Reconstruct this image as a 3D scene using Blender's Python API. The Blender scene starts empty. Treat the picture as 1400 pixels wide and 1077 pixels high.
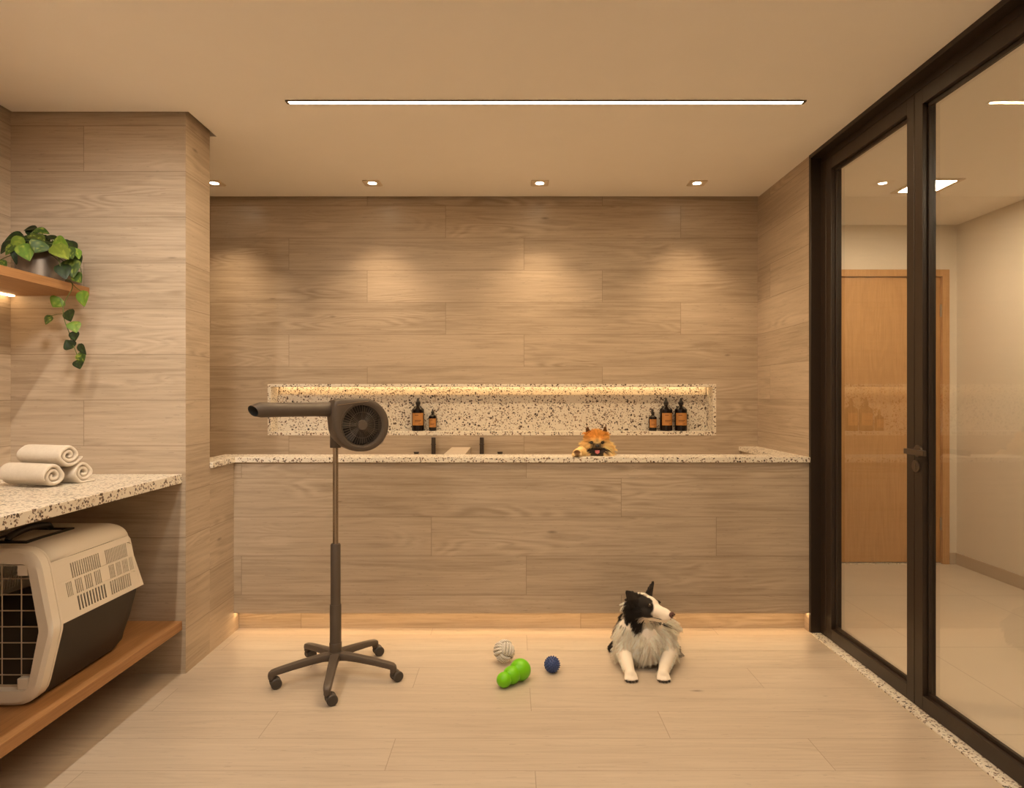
import bpy, bmesh, math, random
import numpy as np
from mathutils import Vector, Matrix, noise, Quaternion
from mathutils.bvhtree import BVHTree

random.seed(7)
rng = np.random.default_rng(7)
SC = bpy.context.scene
COL = SC.collection
PI = math.pi

# ------------------------------------------------------------------ camera
FPX = 893.0            # focal length in pixels of the 1400 px wide frame
CX, CY, HC = 699.0, 541.0, 1.34
cam_d = bpy.data.cameras.new('camera')
cam = bpy.data.objects.new('camera', cam_d)
COL.objects.link(cam)
cam_d.sensor_fit = 'HORIZONTAL'
cam_d.sensor_width = 36.0
cam_d.lens = 36.0 * FPX / 1400.0
cam_d.shift_x = (700.0 - CX) / 1400.0
cam_d.shift_y = (CY - 538.5) / 1400.0
cam_d.clip_start = 0.05
cam.location = (0, 0, HC)
cam.rotation_euler = (PI / 2, 0, 0)
SC.camera = cam

# ------------------------------------------------------------------ world, exposure and light levels
w = bpy.data.worlds.new('world')
SC.world = w
w.use_nodes = True
w.node_tree.nodes['Background'].inputs[0].default_value = (1, 0.8, 0.6, 1)
w.node_tree.nodes['Background'].inputs[1].default_value = 0.0
SC.view_settings.view_transform = 'Standard'
SC.view_settings.look = 'None'
SC.view_settings.exposure = 0.07
SC.view_settings.gamma = 1.0
SC.view_settings.use_curve_mapping = False

WARM = (1.0, 0.72, 0.44)      # the downlights
WARM_LIN = (1.0, 0.73, 0.43)  # the linear lamp in view
WARM_REAR = (1.0, 0.89, 0.74) # the counter lamp and the added fill lamps
WARM_LED = (1.0, 0.66, 0.33)  # the hidden LED strips
L_LINEAR = 192.0              # radiance of the linear ceiling lamp
L_FILL = 99.0                # unseen fill lamp added above the viewpoint
L_LEFT = 228.0                # the linear lamp along the counter
L_FILL2 = 25.0               # unseen fill lamp added near the rear wall
L_PIER_FILL = 68.0                 # watts of the unseen spot added to brighten the pier
L_SPOT = 37.0                 # watts of one downlight
L_NICHE = 6.5
L_TOE = 23.0
L_SHELF = 10.0
L_HALL = 108.0

# ------------------------------------------------------------------ measured planes (metres)
CEIL = 2.70
XR, XL, XP = 1.69, -2.416, -1.571     # right wall, left wall, right face of the pier
YB = FPX / 199.3                      # back wall
YP = FPX / 241.5                      # bath front
YT = FPX / 237.0                      # toe recess back
YF0, YF1 = FPX / 283.3, FPX / 262.4   # pier front / back
YFAR = FPX / 171.5                    # far wall of the hallway
YREAR = -1.6
XH = 3.55                             # right wall of the hallway
XG = 1.783                            # glass plane
PH, PL = 0.2207, 1.6128               # plank height / length


def W(px, py, Y):
    """point at depth Y seen at pixel px, py"""
    return Vector(((px - CX) * Y / FPX, Y, HC - (py - CY) * Y / FPX))


# ------------------------------------------------------------------ node helper
class NT:
    def __init__(s, name):
        s.m = bpy.data.materials.new(name)
        s.m.use_nodes = True
        s.t = s.m.node_tree
        s.t.nodes.clear()
        s.out = s.t.nodes.new('ShaderNodeOutputMaterial')

    def n(s, typ, **kw):
        nd = s.t.nodes.new(typ)
        for k, v in kw.items():
            setattr(nd, k, v)
        return nd

    def lk(s, a, b):
        s.t.links.new(a, b)

    def inp(s, sock, v):
        if hasattr(v, 'is_output'):
            s.lk(v, sock)
        else:
            sock.default_value = v

    def math(s, op, a, b=None, c=None, clamp=False):
        nd = s.n('ShaderNodeMath', operation=op)
        nd.use_clamp = clamp
        s.inp(nd.inputs[0], a)
        if b is not None:
            s.inp(nd.inputs[1], b)
        if c is not None:
            s.inp(nd.inputs[2], c)
        return nd.outputs[0]

    def comb(s, x, y, z=0.0):
        nd = s.n('ShaderNodeCombineXYZ')
        s.inp(nd.inputs[0], x); s.inp(nd.inputs[1], y); s.inp(nd.inputs[2], z)
        return nd.outputs[0]

    def noise(s, vec, scale=1.0, detail=4.0, rough=0.5, dist=0.0):
        nd = s.n('ShaderNodeTexNoise')
        s.lk(vec, nd.inputs['Vector'])
        nd.inputs['Scale'].default_value = scale
        nd.inputs['Detail'].default_value = detail
        nd.inputs['Roughness'].default_value = rough
        nd.inputs['Distortion'].default_value = dist
        return nd.outputs['Fac']

    def ramp(s, fac, stops):
        nd = s.n('ShaderNodeValToRGB')
        cr = nd.color_ramp
        while len(cr.elements) < len(stops):
            cr.elements.new(0.5)
        for e, (p, c) in zip(cr.elements, stops):
            e.position = p
            e.color = (c[0], c[1], c[2], 1) if hasattr(c, '__len__') else (c, c, c, 1)
        s.lk(fac, nd.inputs[0])
        return nd.outputs[0]

    def mix(s, fac, a, b, mode='MIX'):
        nd = s.n('ShaderNodeMix', data_type='RGBA', blend_type=mode)
        s.inp(nd.inputs[0], fac)
        for i, v in ((6, a), (7, b)):
            if hasattr(v, 'is_output'):
                s.lk(v, nd.inputs[i])
            else:
                nd.inputs[i].default_value = (v[0], v[1], v[2], 1)
        return nd.outputs[2]

    def bump(s, h, strength=0.2, dist=0.01):
        nd = s.n('ShaderNodeBump')
        nd.inputs['Strength'].default_value = strength
        nd.inputs['Distance'].default_value = dist
        s.lk(h, nd.inputs['Height'])
        return nd.outputs[0]

    def bsdf(s, color, rough=0.5, metal=0.0, spec=0.5, normal=None, sheen=0.0, coat=0.0):
        b = s.n('ShaderNodeBsdfPrincipled')
        if hasattr(color, 'is_output'):
            s.lk(color, b.inputs['Base Color'])
        else:
            b.inputs['Base Color'].default_value = (color[0], color[1], color[2], 1)
        s.inp(b.inputs['Roughness'], rough)
        b.inputs['Metallic'].default_value = metal
        b.inputs['Specular IOR Level'].default_value = spec
        b.inputs['Sheen Weight'].default_value = sheen
        b.inputs['Coat Weight'].default_value = coat
        if normal is not None:
            s.lk(normal, b.inputs['Normal'])
        s.lk(b.outputs[0], s.out.inputs[0])
        return b

    def objco(s):
        return s.n('ShaderNodeTexCoord').outputs['Object']

    def uv(s):
        sp = s.n('ShaderNodeSeparateXYZ')
        s.lk(s.n('ShaderNodeTexCoord').outputs['UV'], sp.inputs[0])
        return sp.outputs[0], sp.outputs[1]


def plain(name, col, rough=0.5, metal=0.0, spec=0.5, grain=0.0, gscale=60, sheen=0.0, coat=0.0):
    t = NT(name)
    nz = t.noise(t.objco(), gscale, 4)
    c = t.mix(nz, tuple(x * (1 - grain) for x in col), tuple(min(1, x * (1 + grain)) for x in col)) if grain else col
    t.bsdf(c, rough, metal, spec, t.bump(nz, 0.05 if grain == 0 else 0.12, 0.003), sheen, coat)
    return t.m


def plank_mat(name, light, dark, rough=0.4, gloss=0.5, contrast=1.0, seamc=(0.16, 0.11, 0.07)):
    t = NT(name)
    u, v = t.uv()
    U = t.math('DIVIDE', u, PL)
    V = t.math('DIVIDE', v, PH)
    k = t.math('FLOOR', V)
    Uj = t.math('ADD', U, t.math('DIVIDE', k, 3.0))
    i = t.math('FLOOR', Uj)
    fu = t.math('SUBTRACT', Uj, i)
    fv = t.math('SUBTRACT', V, k)
    # distance to the joints, in metres
    du = t.math('MULTIPLY', t.math('MINIMUM', fu, t.math('SUBTRACT', 1.0, fu)), PL)
    dv = t.math('MULTIPLY', t.math('MINIMUM', fv, t.math('SUBTRACT', 1.0, fv)), PH)
    d = t.math('MINIMUM', du, dv)
    seam = t.math('SUBTRACT', 1.0, t.math('SMOOTH_MIN', 1.0, t.math('DIVIDE', d, 0.0022), 0.1), clamp=True)
    wn = t.n('ShaderNodeTexWhiteNoise', noise_dimensions='3D')
    t.lk(t.comb(k, i, 3.7), wn.inputs['Vector'])
    r1 = wn.outputs['Value']
    sp = t.n('ShaderNodeSeparateColor')
    t.lk(wn.outputs['Color'], sp.inputs[0])
    r2, r3 = sp.outputs[1], sp.outputs[2]
    ou = t.math('ADD', u, t.math('MULTIPLY', r1, 37.0))
    ov = t.math('ADD', v, t.math('MULTIPLY', r2, 23.0))
    fine = t.noise(t.comb(t.math('MULTIPLY', ou, 3.0), t.math('MULTIPLY', ov, 85.0), r3), 1.0, 6, 0.62, 0.4)
    mid = t.noise(t.comb(t.math('MULTIPLY', ou, 1.3), t.math('MULTIPLY', ov, 19.0), r3), 1.0, 5, 0.6, 1.0)
    broad = t.noise(t.comb(t.math('MULTIPLY', ou, 1.6), t.math('MULTIPLY', ov, 5.0), r3), 1.0, 2, 0.5)
    # cathedral figure: bands bent by a slow noise
    warp = t.noise(t.comb(t.math('MULTIPLY', ou, 1.05), t.math('MULTIPLY', ov, 6.5), r1), 1.0, 2.0, 0.4, 0.2)
    ring = t.math('SINE', t.math('ADD', t.math('MULTIPLY', warp, 95.0), t.math('MULTIPLY', ov, 60.0)))
    figmask = t.math('MULTIPLY', t.ramp(broad, [(0.54, 0.0), (0.64, 1.0)]), 0.065 * contrast)
    f = t.math('ADD', t.math('MULTIPLY', fine, 0.52), t.math('MULTIPLY', mid, 0.48))
    f = t.math('ADD', f, t.math('MULTIPLY', ring, figmask))
    f = t.math('ADD', f, t.math('MULTIPLY', t.math('SUBTRACT', r3, 0.5), 0.09))
    f = t.math('ADD', f, t.math('MULTIPLY', t.math('SUBTRACT', broad, 0.5), 0.14))
    a = 0.5 - 0.24 / contrast
    col = t.ramp(f, [(a, dark), (0.5, tuple((x + y) / 2 * 1.04 for x, y in zip(light, dark))), (1 - a, light)])
    # dark pores and small knots
    vor = t.n('ShaderNodeTexVoronoi')
    t.lk(t.comb(t.math('MULTIPLY', ou, 3.4), t.math('MULTIPLY', t.math('ADD', ov, t.math('MULTIPLY', mid, 0.03)), 11.0), r1), vor.inputs['Vector'])
    vor.inputs['Scale'].default_value = 1.0
    vs = t.n('ShaderNodeSeparateColor')
    t.lk(vor.outputs['Color'], vs.inputs[0])
    kn = t.math('MULTIPLY', t.math('GREATER_THAN', vs.outputs[0], 0.80),
                t.math('SUBTRACT', 1.0, t.math('DIVIDE', vor.outputs['Distance'], t.math('MULTIPLY', vs.outputs[1], 0.13)), clamp=True))
    por = t.math('MULTIPLY', t.math('LESS_THAN', t.noise(t.comb(t.math('MULTIPLY', ou, 16.0), t.math('MULTIPLY', ov, 150.0), r2), 1.0, 2, 0.5), 0.315), 0.30)
    col = t.mix(t.math('MULTIPLY', kn, 0.9), col, tuple(x * 0.35 for x in dark))
    col = t.mix(por, col, tuple(x * 0.55 for x in dark))
    col = t.mix(t.math('MULTIPLY', seam, 0.75), col, seamc)
    hgt = t.math('SUBTRACT', t.math('MULTIPLY', f, 0.35), seam)
    rgh = t.math('ADD', rough, t.math('MULTIPLY', t.math('SUBTRACT', fine, 0.5), 0.25))
    t.bsdf(col, rgh, 0, gloss, t.bump(hgt, 0.22, 0.003))
    return t.m


def oak_mat(name, light, dark, rough=0.45, along='u'):
    t = NT(name)
    u, v = t.uv()
    if along == 'v':
        u, v = v, u
    fine = t.noise(t.comb(t.math('MULTIPLY', u, 4.0), t.math('MULTIPLY', v, 140.0)), 1.0, 5, 0.6, 0.3)
    warp = t.noise(t.comb(t.math('MULTIPLY', u, 0.8), t.math('MULTIPLY', v, 5.0)), 1.0, 2, 0.5, 0.2)
    ring = t.math('SINE', t.math('ADD', t.math('MULTIPLY', warp, 60.0), t.math('MULTIPLY', v, 60.0)))
    f = t.math('ADD', t.math('MULTIPLY', fine, 0.75), t.math('ADD', 0.125, t.math('MULTIPLY', ring, 0.05)))
    col = t.ramp(f, [(0.25, dark), (0.72, light)])
    t.bsdf(col, rough, 0, 0.4, t.bump(f, 0.1, 0.002))
    return t.m


def granite_mat(name):
    t = NT(name)
    co = t.objco()
    mp = t.n('ShaderNodeVectorMath', operation='ADD')
    nz = t.n('ShaderNodeTexNoise')
    t.lk(co, nz.inputs['Vector']); nz.inputs['Scale'].default_value = 55; nz.inputs['Detail'].default_value = 3
    sc = t.n('ShaderNodeVectorMath', operation='SCALE')
    t.lk(nz.outputs['Color'], sc.inputs[0]); sc.inputs['Scale'].default_value = 0.016
    t.lk(co, mp.inputs[0]); t.lk(sc.outputs[0], mp.inputs[1])
    p = mp.outputs[0]
    base = t.mix(t.noise(co, 14, 5, 0.6), (0.74, 0.66, 0.54), (0.84, 0.77, 0.66))
    dens = t.noise(co, 9, 2, 0.5)

    def specks(scale, thr, size, col_a, col_b, prev, amt=0.95):
        v = t.n('ShaderNodeTexVoronoi')
        t.lk(p, v.inputs['Vector']); v.inputs['Scale'].default_value = scale
        s = t.n('ShaderNodeSeparateColor')
        t.lk(v.outputs['Color'], s.inputs[0])
        on = t.math('GREATER_THAN', t.math('ADD', s.outputs[0], t.math('MULTIPLY', t.math('SUBTRACT', dens, 0.5), 0.55)), thr)
        edge = t.math('MULTIPLY', t.math('SUBTRACT', t.math('MULTIPLY', t.math('ADD', s.outputs[1], 0.45), size), v.outputs['Distance']), 9.0, clamp=True)
        return t.mix(t.math('MULTIPLY', t.math('MULTIPLY', on, edge), amt), prev, t.mix(s.outputs[2], col_a, col_b))
    c = specks(96, 0.80, 0.56, (0.42, 0.29, 0.18), (0.58, 0.45, 0.31), base, 0.6)
    c = specks(128, 0.745, 0.58, (0.050, 0.030, 0.019), (0.24, 0.13, 0.07), c)
    c = specks(80, 0.79, 0.47, (0.018, 0.012, 0.009), (0.10, 0.050, 0.024), c)
    t.bsdf(c, 0.28, 0, 0.5)
    return t.m


def emit_mat(name, col, strength):
    t = NT(name)
    e = t.n('ShaderNodeEmission')
    e.inputs[0].default_value = (*col, 1)
    e.inputs[1].default_value = strength
    t.lk(e.outputs[0], t.out.inputs[0])
    return t.m


def glass_mat(name):
    """thin architectural pane: transparent with a Schlick mirror on the outward faces"""
    t = NT(name)
    g = t.n('ShaderNodeNewGeometry')
    dp = t.n('ShaderNodeVectorMath', operation='DOT_PRODUCT')
    t.lk(g.outputs['Incoming'], dp.inputs[0]); t.lk(g.outputs['Normal'], dp.inputs[1])
    c = t.math('ABSOLUTE', dp.outputs['Value'])
    f = t.math('POWER', t.math('SUBTRACT', 1.0, c), 3.6)
    f = t.math('ADD', 0.09, t.math('MULTIPLY', f, 0.91))
    f = t.math('MULTIPLY', f, t.math('SUBTRACT', 1.0, g.outputs['Backfacing']))
    tr = t.n('ShaderNodeBsdfTransparent')
    tr.inputs[0].default_value = (0.96, 0.95, 0.93, 1)
    gl = t.n('ShaderNodeBsdfGlossy')
    gl.inputs['Roughness'].default_value = 0.0
    mx = t.n('ShaderNodeMixShader')
    t.lk(f, mx.inputs[0]); t.lk(tr.outputs[0], mx.inputs[1]); t.lk(gl.outputs[0], mx.inputs[2])
    t.lk(mx.outputs[0], t.out.inputs[0])
    return t.m


def attr_mat(name, attr='tint', rough=0.6, spec=0.3, sheen=0.0):
    t = NT(name)
    a = t.n('ShaderNodeAttribute')
    a.attribute_name = attr
    t.bsdf(a.outputs['Color'], rough, 0, spec, None, sheen)
    return t.m


M = {}
M['wall'] = plank_mat('wall_plank_tile', (0.565, 0.455, 0.34), (0.335, 0.255, 0.176), 0.36, 0.45, 1.25)
M['floor'] = plank_mat('floor_plank_tile', (0.585, 0.487, 0.382), (0.39, 0.31, 0.231), 0.38, 0.45, 0.9, (0.22, 0.155, 0.10))
M['granite'] = granite_mat('speckled_granite')
M['oak'] = oak_mat('oak_board', (0.43, 0.215, 0.082), (0.26, 0.118, 0.041), along='v')
M['oak_door'] = oak_mat('oak_door_veneer', (0.62, 0.36, 0.15), (0.46, 0.245, 0.095), along='v')
M['ceiling'] = plain('ceiling_paint', (0.94, 0.89, 0.81), 0.8, grain=0.015, gscale=8)
M['paint'] = plain('hall_paint', (0.78, 0.71, 0.60), 0.8, grain=0.015, gscale=8)
M['black_frame'] = plain('dark_bronze_aluminium', (0.030, 0.0185, 0.0115), 0.40, spec=0.4, grain=0.05, gscale=20)
M['dark_void'] = plain('unlit_plaster', (0.12, 0.09, 0.07), 0.9, grain=0.05)
M['glass'] = glass_mat('door_glass')
M['linear'] = emit_mat('linear_diffuser', WARM_LIN, L_LINEAR)
M['rear'] = emit_mat('fill_diffuser', WARM_REAR, L_FILL)
M['rear2'] = emit_mat('fill_diffuser_back', WARM_REAR, L_FILL2)
M['left'] = emit_mat('counter_linear_diffuser', WARM_REAR, L_LEFT)
M['spot'] = emit_mat('spot_lens', (1.0, 0.85, 0.62), 40.0)
M['niche_led'] = emit_mat('niche_led', WARM_LED, L_NICHE)
M['toe_led'] = emit_mat('toe_led', (1.0, 0.64, 0.31), L_TOE)
M['shelf_led'] = emit_mat('shelf_led', WARM_LED, L_SHELF)
M['hall_panel'] = emit_mat('hall_panel_diffuser', (1.0, 0.80, 0.55), L_HALL)
M['trim_metal'] = plain('lamp_trim', (0.74, 0.62, 0.47), 0.45, grain=0.03)
M['housing_black'] = plain('lamp_profile', (0.10, 0.07, 0.04), 0.5)


# ------------------------------------------------------------------ mesh helpers
def box(bm, x0, x1, y0, y1, z0, z1, mi=0):
    vs = [bm.verts.new((x, y, z)) for z in (z0, z1) for y in (y0, y1) for x in (x0, x1)]
    for q in ((0, 2, 3, 1), (4, 5, 7, 6), (0, 1, 5, 4), (2, 6, 7, 3), (0, 4, 6, 2), (1, 3, 7, 5)):
        f = bm.faces.new([vs[i] for i in q]); f.material_index = mi
    return vs


def frame_of(d):
    d = Vector(d).normalized()
    a = Vector((0, 0, 1)) if abs(d.z) < 0.9 else Vector((1, 0, 0))
    x = d.cross(a).normalized()
    return x, x.cross(d).normalized() * -1, d


def loft(bm, rings, cap=True, closed=True, mi=0):
    """rings: lists of the same number of points"""
    R = [[bm.verts.new(p) for p in r] for r in rings]
    n = len(R[0])
    for a, b in zip(R, R[1:]):
        for i in range(n if closed else n - 1):
            j = (i + 1) % n
            f = bm.faces.new((a[i], a[j], b[j], b[i])); f.material_index = mi
    if cap:
        f = bm.faces.new(list(reversed(R[0]))); f.material_index = mi
        f = bm.faces.new(R[-1]); f.material_index = mi
    return R


def tube(bm, pts, rad, n=12, cap=True, mi=0):
    """round tube along a polyline; rad is one radius or one per point"""
    pts = [Vector(p) for p in pts]
    if not hasattr(rad, '__len__'):
        rad = [rad] * len(pts)
    tang = []
    for i in range(len(pts)):
        a = pts[max(0, i - 1)]; b = pts[min(len(pts) - 1, i + 1)]
        tang.append((b - a).normalized())
    x, y, _ = frame_of(tang[0])
    rings = []
    for i, p in enumerate(pts):
        if i:
            q = tang[i - 1].rotation_difference(tang[i])
            x = q @ x; y = q @ y
        rings.append([p + rad[i] * (math.cos(2 * PI * k / n) * x + math.sin(2 * PI * k / n) * y) for k in range(n)])
    return loft(bm, rings, cap, mi=mi)


def lathe(bm, prof, base=(0, 0, 0), axis=(0, 0, 1), n=32, mi=0, cap=True):
    """prof: (radius, height) pairs along axis"""
    b = Vector(base)
    x, y, d = frame_of(axis)
    rings = []
    for r, h in prof:
        r = max(r, 1e-4)
        rings.append([b + d * h + r * (math.cos(2 * PI * k / n) * x + math.sin(2 * PI * k / n) * y) for k in range(n)])
    return loft(bm, rings, cap, mi=mi)


def ellipsoid(bm, c, r, rot=None, u=20, v=12, mi=0):
    mat = Matrix.Translation(Vector(c)) @ (rot.to_4x4() if rot is not None else Matrix.Identity(4)) @ Matrix.Diagonal((*(r if hasattr(r, '__len__') else (r, r, r)), 1))
    res = bmesh.ops.create_uvsphere(bm, u_segments=u, v_segments=v, radius=1.0, matrix=mat)
    if mi:
        for vv in res['verts']:
            for f in vv.link_faces:
                f.material_index = mi


def capsule(bm, a, ra, b, rb, n=16):
    """tapered limb with round ends"""
    a = Vector(a); b = Vector(b)
    ellipsoid(bm, a, ra, u=n, v=10); ellipsoid(bm, b, rb, u=n, v=10)
    if (b - a).length > 1e-4:
        d = (b - a).normalized()
        L = (b - a).length
        lathe(bm, [(ra, 0), (rb, L)], a, d, n)


def finish(name, bm, mat, parent=None, origin=None, smooth=30, bevel=0.0, seg=2, uvo=None, recalc=True, grain_y=False):
    """bmesh -> ONE linked mesh object. The geometry is in world space unless origin is None and parent is given a local mesh."""
    if recalc:
        bmesh.ops.recalc_face_normals(bm, faces=bm.faces[:])
    if uvo is not None:
        uo, vo = uvo[:2]
        uy = uvo[2] if len(uvo) > 2 else uo
        lay = bm.loops.layers.uv.new('UVMap')
        for f in bm.faces:
            f.normal_update()
            nx, ny, nz = (abs(c) for c in f.normal)
            for lp in f.loops:
                c = lp.vert.co
                if nz >= nx and nz >= ny:
                    lp[lay].uv = (c.x - uo, c.y - vo)
                elif nx >= ny:
                    lp[lay].uv = (c.y - uy, c.z - vo) if not grain_y else (c.z - vo, c.y - uy)
                else:
                    lp[lay].uv = (c.x - uo, c.z - vo)
    if origin is not None:
        bmesh.ops.translate(bm, verts=bm.verts[:], vec=-Vector(origin))
    me = bpy.data.meshes.new(name)
    bm.to_mesh(me); bm.free()
    for m in (mat if isinstance(mat, (list, tuple)) else [mat]):
        me.materials.append(m)
    if smooth:
        me.shade_smooth()
        me.set_sharp_from_angle(angle=math.radians(smooth))
    o = bpy.data.objects.new(name, me)
    COL.objects.link(o)
    if parent is not None:
        o.parent = parent
    elif origin is not None:
        o.location = origin
    if bevel:
        b = o.modifiers.new('edge', 'BEVEL')
        b.width = bevel; b.segments = seg; b.limit_method = 'ANGLE'; b.angle_limit = math.radians(40)
    return o


def tag(o, label=None, cat=None, group=None, kind=None):
    if label: o['label'] = label
    if cat: o['category'] = cat
    if group: o['group'] = group
    if kind: o['kind'] = kind
    return o


def thing(name, loc, label, cat, group=None, kind=None, rotz=0.0):
    e = bpy.data.objects.new(name, None)
    e.empty_display_size = 0.05
    e.location = loc; e.rotation_euler = (0, 0, rotz)
    COL.objects.link(e)
    return tag(e, label, cat, group, kind)


def BM():
    return bmesh.new()

# ================================================================== THE SETTING
UW = (0.087, 2.2015)          # joint and row origin of the wall planks
G = 0.025                     # shadow gap around the ceiling
ZT = 2.76

bm = BM(); box(bm, XL - 0.15, XG, YREAR - 0.15, YB + 0.2, -0.12, 0)
tag(finish('floor', bm, M['floor'], uvo=(0.085, 893 * 1.34 / (972.1 - CY) - 12 * PH)), 'pale wood look plank tiles across the grooming room floor', 'floor', kind='structure')

bm = BM()
box(bm, XL + G, XR + 0.06, YREAR, YF0 - G, CEIL, CEIL + 0.03)
box(bm, XP + G, XR + 0.06, YF0 - G, YF1 + G, CEIL, CEIL + 0.03)
box(bm, XL + G, XR + 0.06, YF1 + G, YB - G, CEIL, CEIL + 0.03)
box(bm, XL - 0.15, XG, YREAR - 0.15, YB + 0.2, ZT, ZT + 0.08)
tag(finish('ceiling', bm, M['ceiling'], smooth=0), 'smooth beige ceiling with a dark shadow gap at the walls', 'ceiling', kind='structure')

# niche opening in the back wall
NX0, NX1, NZ0, NZ1, NY = -1.671, 1.405, 1.069, 1.421, FPX / 193.75
bm = BM()
box(bm, XL, NX0, YB, YB + 0.2, 0, ZT)
box(bm, NX1, XR, YB, YB + 0.2, 0, ZT)
box(bm, NX0, NX1, YB, YB + 0.2, 0, NZ0)
box(bm, NX0, NX1, YB, YB + 0.2, NZ1, ZT)
tag(finish('wall_back', bm, M['wall'], uvo=UW, smooth=0), 'greige wood look plank wall behind the bath', 'wall', kind='structure')

bm = BM(); box(bm, XL, XP, YF0, YF1, 0, ZT)
tag(finish('wall_pier', bm, M['wall'], uvo=(UW[0], UW[1], 3.10), smooth=0), 'plank clad pier between the stone counter and the bath', 'wall', kind='structure')

bm = BM(); box(bm, XL - 0.15, XL, YREAR - 0.15, YB + 0.2, 0, ZT)
tag(finish('wall_left', bm, M['wall'], uvo=(0.3, UW[1]), smooth=0), 'plank clad side wall behind the counter and oak shelves', 'wall', kind='structure')

YJ = FPX / 242.0      # door frame starts here
bm = BM()
box(bm, XR, XR + 0.14, YJ + 0.0121, YB + 0.2, 0, ZT)
tag(finish('wall_right', bm, M['wall'], uvo=(0.5, UW[1]), smooth=0), 'plank clad wall at the far end of the bath beside the glass door', 'wall', kind='structure')
YD1 = 1.55            # near end of the glass screen, outside the picture
bm = BM()
box(bm, XR, XR + 0.14, YREAR - 0.15, YD1, 0, ZT)
tag(finish('wall_right_rear', bm, M['wall'], uvo=(0.5, UW[1]), smooth=0), 'plank clad wall on the near side of the glass doors', 'wall', kind='structure')
bm = BM(); box(bm, XL - 0.15, XR + 0.14, YREAR - 0.15, YREAR, 0, ZT)
tag(finish('wall_rear', bm, M['ceiling'], smooth=0), 'plain wall behind the viewpoint', 'wall', kind='structure')

# ---- hallway beyond the glass
t = NT('hall_floor_tile')
u, v = t.uv()
fu = t.math('FRACT', t.math('DIVIDE', u, 0.90)); fv = t.math('FRACT', t.math('DIVIDE', v, 0.90))
d = t.math('MINIMUM', t.math('MINIMUM', fu, t.math('SUBTRACT', 1.0, fu)), t.math('MINIMUM', fv, t.math('SUBTRACT', 1.0, fv)))
seam = t.math('LESS_THAN', d, 0.0022)
nz = t.noise(t.objco(), 3.0, 5)
t.bsdf(t.mix(t.math('MULTIPLY', seam, 0.6), t.mix(nz, (0.60, 0.52, 0.42), (0.68, 0.60, 0.49)), (0.30, 0.22, 0.15)), 0.3, 0, 0.5)
M['hall_floor'] = t.m
bm = BM(); box(bm, XG, XH + 0.1, YREAR - 0.15, YFAR + 0.1, -0.12, 0)
tag(finish('floor_hall', bm, M['hall_floor'], uvo=(2.193, 2.584), smooth=0), 'large beige floor tiles in the hallway behind the glass', 'floor', kind='structure')
bm = BM(); box(bm, XR + 0.06, XH + 0.1, YREAR - 0.15, YFAR + 0.1, CEIL, CEIL + 0.03)
tag(finish('ceiling_hall', bm, M['ceiling'], smooth=0), 'beige hallway ceiling behind the glass', 'ceiling', kind='structure')
bm = BM(); box(bm, XH, XH + 0.1, YREAR - 0.15, YFAR + 0.1, 0, CEIL)
tag(finish('wall_hall_right', bm, M['paint'], smooth=0), 'plain cream hallway wall behind the glass', 'wall', kind='structure')
DX0, DX1, DZ = 2.45, 3.487, 2.345
bm = BM()
box(bm, XR + 0.14, DX0, YFAR, YFAR + 0.1, 0, CEIL); box(bm, DX1, XH, YFAR, YFAR + 0.1, 0, CEIL); box(bm, DX0, DX1, YFAR, YFAR + 0.1, DZ, CEIL)
tag(finish('wall_hall_back', bm, M['paint'], smooth=0), 'cream hallway end wall around the oak door', 'wall', kind='structure')
bm = BM(); box(bm, XR + 0.14, XH, YREAR - 0.15, YREAR, 0, CEIL)
tag(finish('wall_hall_rear', bm, M['paint'], smooth=0), 'plain hallway wall behind the viewpoint', 'wall', kind='structure')
# the wall slab right of the bath must not fill the hallway: hall starts at its back
M['skirting'] = plain('hall_skirting', (0.52, 0.43, 0.33), 0.4, grain=0.03)
bm = BM(); box(bm, XH - 0.014, XH, YREAR, YFAR, 0, 0.092); box(bm, DX1, XH - 0.014, YFAR - 0.014, YFAR, 0, 0.092)
tag(finish('baseboard_hall', bm, M['skirting'], smooth=0, bevel=0.002), 'beige baseboard along the cream hallway wall', 'baseboard', kind='structure')

d2 = thing('door_2', ((DX0 + DX1) / 2, YFAR, 0), 'oak door with oak frame at the end of the hallway', 'door', kind='structure')
OD = d2.location.copy()
bm = BM()
box(bm, DX0, DX0 + 0.055, YFAR - 0.012, YFAR + 0.1, 0, DZ); box(bm, DX1 - 0.055, DX1, YFAR - 0.012, YFAR + 0.1, 0, DZ)
box(bm, DX0 + 0.055, DX1 - 0.055, YFAR - 0.012, YFAR + 0.1, DZ - 0.055, DZ)
finish('door_frame', bm, M['oak_door'], d2, OD, uvo=(0, 0), bevel=0.002)
bm = BM(); box(bm, DX0 + 0.058, DX1 - 0.058, YFAR + 0.012, YFAR + 0.052, 0.012, DZ - 0.058)
dp = finish('door_panel', bm, M['oak_door'], d2, OD, uvo=(3.0, 0), bevel=0.002)
M['hinge'] = plain('brushed_hinge', (0.42, 0.36, 0.28), 0.35, metal=0.8)
for zz in (2.02, 0.32):
    bm = BM(); tube(bm, [(DX1 - 0.059, YFAR + 0.006, zz - 0.05), (DX1 - 0.059, YFAR + 0.006, zz + 0.05)], 0.007, 10)
    finish('hinge', bm, M['hinge'], d2, OD)
bm = BM(); box(bm, DX0 + 0.055, DX1 - 0.055, YFAR - 0.01, YFAR + 0.1, 0.0, 0.006)
tag(finish('trim_2', bm, M['granite'], smooth=0), 'speckled stone threshold under the oak hallway door', 'threshold', kind='structure')

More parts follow.
